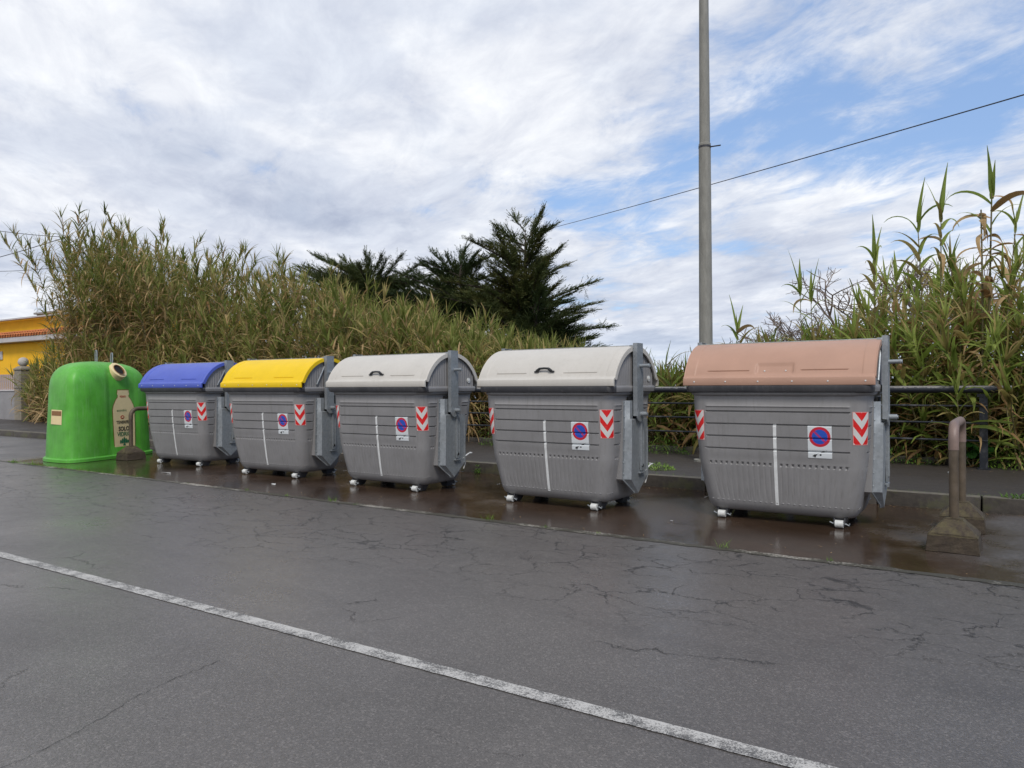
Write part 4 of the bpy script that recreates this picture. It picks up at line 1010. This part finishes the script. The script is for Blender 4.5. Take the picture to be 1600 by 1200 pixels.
def reed_label(s):
    if s['right']: return ('giant reed cane with broad green and tan blades in the clump behind the right railing', 'reed canes in the right clump')
    if s['x'] < -16: return ('tall giant reed cane in the thicket behind the green bank and blue lid', 'reed canes in the tall left thicket')
    return ('giant reed cane in the lower thicket behind the yellow and white lids', 'reed canes in the lower middle thicket')
for s in indiv:
    lab, grp = reed_label(s); t = thing('giant_reed', lab, 'reed', (s['x'], s['y'], 0), 0, grp); t.rotation_euler = (s['rx'], s['ry'], s['rz']); t.scale = s['s']
    st, lf, ms, ml = protoL[s['k']][s['i']]; obj('stem', ms, t); obj('foliage', ml, t)
# everything else of the thicket as one mass per side
from mathutils import Euler
def mass(name, sel, mats):
    VV = []; FF = []; MI = []; o = 0
    for s in sel:
        st, lf = protoL[s['k']][s['i']][:2]
        mt = np.array(Matrix.LocRotScale(Vector((s['x'], s['y'], 0)), Euler((s['rx'], s['ry'], s['rz'])), Vector(s['s'])))
        for g, off in ((st, 3), (lf, 0)):
            if not hasattr(g, 'nv'): g.nv = np.array(g.v); g.nf = np.array([f for f in g.f if len(f) == 4]); g.nm = np.array([m_ for f, m_ in zip(g.f, g.mi) if len(f) == 4])
            VV.append(g.nv@mt[:3, :3].T+mt[:3, 3]); FF.append(g.nf+o); MI.append(g.nm+off); o += len(g.nv)
    V_ = np.concatenate(VV); F_ = np.concatenate(FF); I_ = np.concatenate(MI)
    me = bpy.data.meshes.new(name); me.vertices.add(len(V_)); me.vertices.foreach_set('co', V_.ravel()); me.loops.add(F_.size); me.loops.foreach_set('vertex_index', F_.ravel().astype(np.int32))
    me.polygons.add(len(F_)); me.polygons.foreach_set('loop_start', (np.arange(len(F_))*4).astype(np.int32))
    for m_ in mats: me.materials.append(M[m_])
    me.polygons.foreach_set('material_index', I_.astype(np.int32)); me.update(); me.validate(); return me
t = thing('reed_thicket', 'dense mass of green and straw coloured reeds filling the left and middle background', 'reeds', me=mass('reeds', [s for s in spots if id(s) not in ids and not s['right']], RM+['reed_stem'])); t['kind'] = 'stuff'
t = thing('reed_thicket', 'dense green reed mass behind the brown-lidded container and the right railing', 'reeds', me=mass('reeds', [s for s in spots if id(s) not in ids and s['right']], ['reed_bright', 'reed_olive', 'reed_dry', 'reed_stem'])); t['kind'] = 'stuff'
# the tall single canes on the right: every blade its own part
LM = {}
for nm, mat in (('green', 'reed_bright'), ('olive', 'reed_olive'), ('dry', 'reed_dry')):
    LM[nm] = []
    for k in range(6):
        q = random.Random(k*7+len(nm)); m = MB()
        if nm == 'dry': v_, f_ = leaf_pts(q, (0, 0, 0), 0, 1, .19*q.uniform(.8, 1.2), q.uniform(-.6, .9), q.uniform(2.2, 4.2), 9, True, q.uniform(-1.6, 1.6))
        else: v_, f_ = leaf_pts(q, (0, 0, 0), 0, 1, .155*q.uniform(.85, 1.1), q.uniform(.55, .95), q.uniform(.9, 3.0), 9, True, q.uniform(-.8, .8))
        m.add(v_, f_); me = m.mesh('blade', mat, fix=False); me.polygons.foreach_set('use_smooth', [True]*len(me.polygons)); LM[nm].append(me)
m = MB(); v_, f_ = leaf_pts(random.Random(1), (0, 0, 0), 0, 1, .15, 1.42, .16, 9, True, .2); m.add(v_, f_); UP = m.mesh('blade', 'reed_bright', fix=False)
def big_cane(label, base, top, dry=.3, n=14, L0=.62, start=.35, seed=1, rad=.014, spear=.75, clump=False):
    n = int(n*1.55); rad *= 1.15
    q = random.Random(seed); t = thing('giant_reed', label, 'reed', base, 0, 'tall single canes standing above the right clump')
    d = Vector(top)-Vector(base); bend = Vector((d.y, -d.x, 0)).normalized()*q.uniform(-.06, .06) if d.length else Vector()
    def P(u): return d*u+bend*math.sin(u*PI)
    m = MB(); m.tube([P(i/10) for i in range(11)], [rad*(1-.55*i/10) for i in range(11)], 8)
    for i in range(1, 16): pp = P(i/16); m.tube([pp-d.normalized()*.006, pp+d.normalized()*.006], rad*(1-.55*i/16)*1.25, 8)
    obj('stem', m.mesh('stem', 'reed_stem', 50), t); az = q.uniform(-.4, .4)
    for i in range(n):
        u = start+(1-start)*(i+.5)/n; az += PI+q.gauss(0, .35); isd = q.random() < dry*(1.5-u)
        if clump and q.random() < .5: isd = True
        nm = 'dry' if isd else ('olive' if q.random() < .3 else 'green'); Ln = L0*q.uniform(.75, 1.2)
        o = obj('leaf', LM[nm][q.randrange(6)], t, P(u), (q.gauss(0, .12), q.gauss(0, .12)-(.45*(u**3) if not isd else 0), az)); o.scale = (Ln, Ln, Ln)
    for k in range(3 if spear else 0):
        o = obj('leaf', UP, t, P(1-.02*k), (q.gauss(0, .05), q.gauss(0, .06), q.uniform(0, 6.28))); Ln = spear*(1-.2*k); o.scale = (Ln, Ln, Ln)
Yc = 13.4
big_cane('tallest reed cane at the right with a long double blade pointing up', (.10, Yc, 0), (.20, Yc, 4.25), .75, 18, .62, .3, 5, .02, .72, True)
big_cane('reed cane with dry papery sheaths just left of the tallest one', (.02, Yc-.15, 0), (.06, Yc-.1, 4.0), .95, 16, .55, .35, 6, .02, 0, True)
big_cane('straight reed cane with a single upright blade, second tallest at the right', (-.50, Yc, 0), (-.47, Yc, 4.08), .3, 15, .55, .3, 7, .013, .78)
big_cane('slender dark-stemmed reed with evenly spaced drooping blades left of the second tallest', (-.62, Yc+.1, 0), (-.80, Yc+.1, 3.95), .25, 16, .62, .3, 8, .013, .7)
big_cane('reed cane leaning right at the edge of the photo with hooked top blades', (.18, Yc, 0), (.50, Yc-.1, 3.75), .3, 14, .6, .3, 9, .014, .55)
big_cane('reed cane with a fan of upright blades left of the tall group', (-1.40, Yc, 0), (-1.42, Yc, 3.45), .3, 14, .6, .25, 10, .013, .68)
big_cane('leaning dark reed stem slanting to the right border', (.30, Yc-.6, 0), (.72, Yc-.6, 2.75), .35, 12, .55, .3, 11, .013, .4)
big_cane('green reed cane between the fan-topped one and the slender one', (-1.15, Yc+.2, 0), (-1.12, Yc+.2, 3.1), .4, 12, .6, .25, 12, .012, .5)
big_cane('taller of two thin upright reeds above the right part of the brown lid', (-2.48, Yc, 0), (-2.58, Yc, 3.0), .15, 9, .5, .3, 13, .010, .72)
big_cane('shorter of two thin upright reeds above the right part of the brown lid', (-2.34, Yc+.1, 0), (-2.42, Yc+.1, 2.85), .15, 9, .5, .3, 14, .010, .68)
big_cane('lone reed with forked blades rising beside the lamp pole', (-3.52, Yc, 0), (-3.66, Yc, 2.35), .15, 8, .55, .35, 15, .010, .65)
big_cane('bright green reed sprouting between the white lid and the brown lid', (-4.95, YB(-5)+.4, 0), (-4.97, YB(-5)+.4, 1.72), .1, 8, .55, .35, 16, .010, .5)
big_cane('reed cane with curled brown blades in the middle of the right clump', (-.25, Yc-.1, 0), (-.2, Yc-.1, 2.9), .9, 16, .55, .3, 17, .014, .3)
big_cane('young green reed growing through the railing near its right end', (-.28, YR(-.3)-.1, .15), (-.25, YR(-.3)-.15, 1.25), .0, 5, .42, .45, 18, .008, .45)

# ------------------------------------------------------------------ cypresses
def cypress(label, base, trunk_top, tips, seed, nin=26, low=.12, spray=1.0, lean=.45):
    q = random.Random(seed); t = thing('cypress_tree', label, 'tree', base); B = Vector(base); TT = Vector(trunk_top)-B
    def TP(u): return TT*u+Vector((.25*math.sin(u*3), .2*math.sin(u*4), 0))
    m = MB(); m.tube([TP(u) for u in np.linspace(0, .93, 8)], [.32*(1-u*.93) for u in np.linspace(0, 1, 8)], 8); obj('trunk', m.mesh('trunk', 'bark', True), t)
    lim = MB(); vs = []; fs = []; ends = []
    for p in tips: ends.append((Vector((p[0]-B.x, q.gauss(0, .5), p[1])), 1))
    zlo = min(p[1] for p in tips)*.45; zt = max(p[1] for p in tips)
    for _ in range(int(nin*2.6)):
        # interior tiers: spread between two outline tips, and towards the trunk
        a, b_ = q.sample(tips, 2); u = q.random(); z = zlo+((a[1]*u+b_[1]*(1-u))-zlo)*q.random()**.6; x = (a[0]*u+b_[0]*(1-u))-B.x
        ends.append((Vector((x+q.gauss(0, .7), q.gauss(0, 1.8), z*q.uniform(.9, .99))), 0))
    def feather(p, d, Ln, n):
        """flat spray: leaf-size slivers either side of a twig, lying in one tilted plane"""
        side = d.cross(Vector((q.gauss(0, .25), q.gauss(0, .25), 1)))
        if side.length < .05: side = Vector((1, 0, 0))
        side.normalize()
        for i in range(n):
            u = (i+.5)/n; c_ = p+d*Ln*u; sg = 1 if i % 2 else -1
            dd = (d+side*sg*q.uniform(.35, .9)*(1-u*.7)+Vector((0, 0, q.gauss(.02, .14)))).normalized()
            ll = Ln*.42*q.uniform(.6, 1.1)*(1-u*.5); wd = ll*.11
            s2 = (side*.6+Vector((q.gauss(0, .5), q.gauss(0, .5), q.gauss(0, .5)))).normalized()*wd
            o = len(vs); vs.extend([c_-s2*.6, c_+dd*ll*.5-s2, c_+dd*ll, c_+dd*ll*.5+s2]); fs.append((o, o+1, o+2, o+3))
    for e, outer in ends:
        zrel = e.z/max(.1, TT.z); h0 = max(low, min(.93, zrel*q.uniform(.80, .98)-.06*abs(e.x)/3)); s_ = TP(h0)
        mid = s_.lerp(e, .55); mid.z = s_.z+(e.z-s_.z)*.62
        pts = [s_*(1-u)**2+mid*2*u*(1-u)+e*u*u for u in [i/8 for i in range(9)]]; Lh = (e-s_).length
        lim.tube(pts, [.06*(1-.85*i/8)*min(1.4, .4+Lh/4) for i in range(9)], 5, False)
        nt_ = int(10+Lh*15*spray)
        for k in range(nt_):
            u = .10+.90*(k+q.random())/nt_; fi = min(7, int(u*8)); fr = min(1, u*8-fi); p = pts[fi].lerp(pts[fi+1], fr); d = (pts[fi+1]-pts[fi]).normalized()
            sd_ = Vector((d.y, -d.x, 0)); sd_ = sd_.normalized() if sd_.length > .05 else Vector((0, 1, 0))
            out = sd_*q.choice((-1, 1))*q.uniform(.3, 1)+Vector((q.gauss(0, .3), q.gauss(0, .3), q.gauss(.12, .3)))
            dd = (d*(.8+u*.5)+out*(1.1-u*.6)+Vector((lean, 0, .12))).normalized(); Ln = (.85-.35*u)*q.uniform(.7, 1.3)
            feather(p, dd, Ln, 12); feather(p+dd*Ln*.4, (dd+out*.6).normalized(), Ln*.6, 8)
        cl = q.uniform(.3, .55)
        for k in range(9):
            o_ = Vector((q.gauss(0, 1), q.gauss(0, 1), q.gauss(0, .7))).normalized(); feather(e-(pts[8]-pts[6]).normalized()*q.uniform(.2, .9)+o_*cl*.3, (o_+Vector((lean, 0, .3))).normalized(), cl, 10)
        for k in range(4): feather(e-(pts[8]-pts[7])*.7*k, ((pts[8]-pts[7]).normalized()+Vector((.25, 0, .05))).normalized(), .6, 12)
    obj('branch_frame', lim.mesh('limbs', 'bark', True, fix=False), t)
    me = bpy.data.meshes.new('crown'); me.from_pydata(vs, [], fs); me.materials.append(M['cypress_leaf']); obj('crown', me, t)
YT = 30
cypress('tallest windswept dark cypress with ragged crown leaning right', (-19.2, YT, -.5), (-18.1, YT, 9.3), [(-16.95, 9.3), (-16.7, 8.3), (-19.9, 7.2), (-16.9, 6.6), (-17.43, 9.98), (-18.1, 9.75), (-18.85, 9.84), (-16.91, 8.95), (-17.3, 8.63), (-17.47, 8.33), (-20.1, 9.2), (-20.3, 8.8), (-16.82, 7.78), (-17.2, 7.29), (-17.5, 6.8), (-19.48, 9.35), (-20.5, 8.0), (-17.8, 5.9), (-17.0, 5.7), (-21, 6.6), (-18.6, 5.0)], 21, 44)
cypress('middle dark cypress with rounded spiky crown left of the tallest', (-22.6, YT+1, -.5), (-22.8, YT+1, 7.6), [(-25.7, 8.4), (-24.4, 8.8), (-23.9, 9.0), (-22.7, 8.9), (-21.8, 8.6), (-26.0, 8.0), (-26.3, 7.0), (-21.2, 8.2), (-20.6, 7.2), (-25.5, 6.0), (-21.4, 5.6), (-23.4, 8.4), (-25.2, 7.6), (-26.6, 7.6), (-20.6, 8.3), (-26.9, 6.6)], 22, 70)
cypress('low flat-topped dark cypress, leftmost of the four', (-29.0, YT+1, -.5), (-29, YT+1, 7.6), [(-34.2, 9.65), (-32.9, 9.5), (-31.4, 9.25), (-29.3, 9.2), (-27.9, 8.95), (-26.6, 8.85), (-34.5, 9.0), (-31.8, 8.9), (-30.5, 8.2), (-27.2, 8.0), (-32.6, 8.2), (-28.2, 7.4), (-26.2, 7.5), (-30.3, 8.6), (-29, 8.9), (-27.5, 8.6), (-33.2, 8.8), (-25.6, 8.3), (-26.4, 6.8), (-27.4, 7.4), (-33.8, 8.4)], 23, 80)
cypress('small low dark cypress at the right end of the trees, drooping right', (-17.7, YT-1, -.5), (-17.1, YT-1, 5.2), [(-16.7, 6.0), (-16.2, 5.9), (-15.8, 5.6), (-15.7, 5.0), (-15.5, 4.6), (-15.6, 4.2), (-15.7, 4.4), (-16.1, 3.9), (-17.1, 5.9), (-17.5, 5.4), (-15.9, 4.0), (-18.0, 4.2), (-16.2, 3.4), (-17.8, 5.6), (-18.2, 4.9), (-16.2, 5.2)], 24, 44, .2, 1.0, .25)
# bare tree behind the right reeds
def bare_tree(label, base, h, spread, seed):
    q = random.Random(seed); t = thing('bare_tree', label, 'tree', base); tr = MB(); br = MB()
    def grow(p, d, Ln, r, lev):
        e = p+d*Ln; mid = p.lerp(e, .5)+Vector((q.gauss(0, .05), q.gauss(0, .05), q.gauss(0, .03)))*Ln
        (tr if lev == 0 else br).tube([p, mid, e], [r, r*.85, r*.7], 6 if lev < 2 else 3, False)
        if lev >= 6: return
        for k in range(3 if lev < 4 else 2+(q.random() < .4)):
            nd = (d*.75+Vector((q.gauss(0, .7)*spread, q.gauss(0, .7)*spread, q.gauss(.16, .38)))).normalized(); grow(e if k else mid.lerp(e, .6), nd, Ln*q.uniform(.62, .85), r*.66, lev+1)
    grow(Vector((0, 0, 0)), Vector((0, 0, 1)), h*.27, .11, 0); obj('trunk', tr.mesh('trunk', 'bare_bark', True, fix=False), t); obj('branches', br.mesh('branches', 'bare_bark', False, fix=False), t)
bare_tree('leafless pinkish-brown tree behind the right reeds, rounded twiggy crown', (-2.9, 20.5, 0), 6.2, 1.0, 4)
bare_tree('smaller leafless tree behind the reeds nearer the lamp pole', (-4.6, 20, 0), 4.4, 1.1, 9)
bare_tree('leafless tree half hidden behind the tallest reed canes', (-.6, 21, 0), 6.2, .9, 14)

# ------------------------------------------------------------------ weeds and litter
def tuft_mesh(seed, n, Ln, W, mat, spread=.03):
    q = random.Random(seed); m = MB()
    for k in range(n):
        a = q.uniform(0, 2*PI); v_, f_ = leaf_pts(q, (q.gauss(0, spread), q.gauss(0, spread), 0), a, Ln*q.uniform(.5, 1.2), W, q.uniform(.5, 1.4), q.uniform(.6, 2.), 4); m.add(v_, f_)
    return m.mesh('tuft', mat, fix=False)
tufts = [tuft_mesh(k, 22, .09, .006, 'weed_leaf') for k in range(4)]
sx_ = [-14.9, -14.3, -13.6, -13.1, -12.6, -11.2, -9.6, -8.2, -7.4, -6.6, -6.0, -4.3, -3.6, -3.0, -1.9, -.9]
for i, x in enumerate(sx_):
    o = thing('grass_tuft', 'small green grass tuft growing in the joint between road and parking lane', 'grass tuft', (x+rnd.uniform(-.1, .1), YS(x)+.03+rnd.uniform(-.03, .05), 0), rnd.uniform(0, 6), 'grass tufts along the road joint', tufts[i % 4])
    s_ = rnd.uniform(.45, 1.2)*(1.2 if x < -12 else .8); o.scale = (s_, s_, s_)
m = MB(); q = random.Random(8)
for k in range(700):
    x = -15.2+q.random()**1.5*4.5; y = YS(x)+.01+abs(q.gauss(0, .035)); v_, f_ = leaf_pts(q, (x, y, 0), q.uniform(0, 6.3), q.uniform(.015, .05), .006, q.uniform(.2, 1.3), 1., 2); m.add(v_, f_)
for k in range(500):
    x = q.uniform(-8, 3); y = YK(x)+.155+abs(q.gauss(0, .02)); v_, f_ = leaf_pts(q, (x, y, .145), q.uniform(0, 6.3), q.uniform(.015, .045), .006, q.uniform(.2, 1.3), 1., 2); m.add(v_, f_)
t = thing('moss_and_sprouts', 'thin line of moss and tiny sprouts in the road and kerb joints', 'weeds', me=m.mesh('moss', 'weed_leaf', fix=False)); t['kind'] = 'stuff'
def mat_weed(label, loc, rx, ry, seed, n=420, hh=.10):
    q = random.Random(seed); m = MB()
    for k in range(n):
        a, r = q.uniform(0, 2*PI), math.sqrt(q.random()); x, y = rx*r*math.cos(a), ry*r*math.sin(a); z = hh*(1-r*r)*q.random()
        v_, f_ = leaf_pts(q, (x, y, z), q.uniform(0, 6.3), q.uniform(.03, .08), .016, q.uniform(-.1, 1.1), 1.2, 3); m.add(v_, f_)
    o = thing('weed_clump', label, 'weeds', loc, 0, None, m.mesh('weed', 'weed_leaf', fix=False)); o['kind'] = 'stuff'; return o
mat_weed('bright green low weed cushion on the pavement between white and brown lidded containers', (-3.95, 10.1, .15), .30, .22, 1)
mat_weed('leafy weeds at the foot of the railing left of the brown-lidded container', (-4.7, 12.45, .15), .5, .22, 2, 420, .32)
mat_weed('small weeds behind the kerb to the right of the hoop', (.45, 9.35, .15), .28, .07, 3, 160, .06)
mat_weed('weeds at the railing foot between the two white-lidded containers', (-8.2, 12.5, .15), .5, .25, 4, 420, .38)
mat_weed('bushy green weeds at the right edge behind the pavement', (.55, 12.6, .15), .45, .3, 5, 700, .45)
mat_weed('tiny weed growing against the kerb face between two white-lidded containers', (-6.6, 9.42, 0), .05, .03, 6, 60, .14)
mat_weed('straggling weeds under the railing right of the brown-lidded container', (-1.1, 12.6, .15), .6, .2, 7, 420, .25)
bp = thing('broad_leaf_plant', 'round-leaved dark green plant below the right end of the railing', 'plant', (-.02, 12.65, .15)); q = random.Random(5)
m = MB(); m.add([(.065*math.cos(t*PI/5), .065*math.sin(t*PI/5)*.9, .012*math.cos(t*2*PI/5)) for t in range(10)]+[(0, 0, -.01)], [(i, (i+1) % 10, 10) for i in range(10)]); lm_ = m.mesh('round_leaf', 'broad_leaf', fix=False)
st = MB()
for k in range(22):
    p = (q.gauss(0, .14), q.gauss(-.02, .08), q.uniform(.08, .42)); o = obj('leaf', lm_, bp, p, (q.uniform(.3, 1.2), q.gauss(0, .4), q.gauss(0, .6))); s_ = q.uniform(.8, 1.5); o.scale = (s_, s_, s_); st.tube([(p[0]*.2, .02, 0), p], .004, 4, False)
obj('stems', st.mesh('stems', 'broad_leaf', fix=False), bp)
# leaf litter and grit
m = MB(); q = random.Random(31)
for k in range(900):
    x = q.uniform(-16, 1.5); y = (YK(x)-abs(q.gauss(0, .10))-.01) if k % 3 else q.uniform(YS(x)+.05, YK(x)-.05)
    v_, f_ = leaf_pts(q, (x, y, .003), q.uniform(0, 6.3), q.uniform(.008, .045), q.uniform(.004, .012), q.uniform(0, .25), .4, 2); m.add(v_, f_)
for k in range(260):
    x = q.uniform(-12, 3); y = q.uniform(YK(x)+.2, YB(x)); v_, f_ = leaf_pts(q, (x, y, .153), q.uniform(0, 6.3), q.uniform(.02, .09), q.uniform(.004, .012), q.uniform(0, .25), .4, 2); m.add(v_, f_)
t = thing('leaf_litter', 'dry leaf bits and grit scattered in the gutter and on the wet parking lane', 'litter', me=m.mesh('litter', 'reed_dry', fix=False)); t['kind'] = 'stuff'
# crushed can and scraps
can = thing('crushed_can', 'flattened red and white drink can lying on the pavement at the right', 'can', (-.28, 11.55, .165), .5); m = MB()
m.tube([(-.065+.13*i/6, 0, 0) for i in range(7)], [.026, .033, .033, .029, .033, .033, .026], 12, ell=.45)
for i, f in enumerate(m.f):
    xx = sum(m.v[k][0] for k in f)/len(f); m.mi[i] = 1 if abs(xx-.01) < .03 else 0
obj('can_body', m.mesh('can', ['white_plastic', 'can_red'], 40), can)
def scrap(label, x, y, w_, l_, seed, z=.003):
    q = random.Random(seed); m = MB(); n = 7
    pts = [(l_*math.cos(2*PI*i/n)*q.uniform(.6, 1.1), w_*math.sin(2*PI*i/n)*q.uniform(.6, 1.1), q.uniform(0, .008)) for i in range(n)]; m.add(pts+[(a, b_, c_+.003) for a, b_, c_ in pts], [tuple(range(n)), tuple(range(2*n-1, n-1, -1))]+[(i, (i+1) % n, n+(i+1) % n, n+i) for i in range(n)])
    thing('paper_scrap', label, 'litter', (x, y, z), q.uniform(-.4, .4), None, m.mesh('scrap', 'white_plastic'))
scrap('thin white strip of litter lying in front of the blue-lidded container', -10.95, 7.0, .012, .16, 1)
scrap('small white paper scrap lying in front of the yellow-lidded container', -8.35, 6.95, .03, .06, 2)
scrap('tiny white scrap on the wet lane left of the brown-lidded container', -2.6, 7.1, .012, .02, 3)
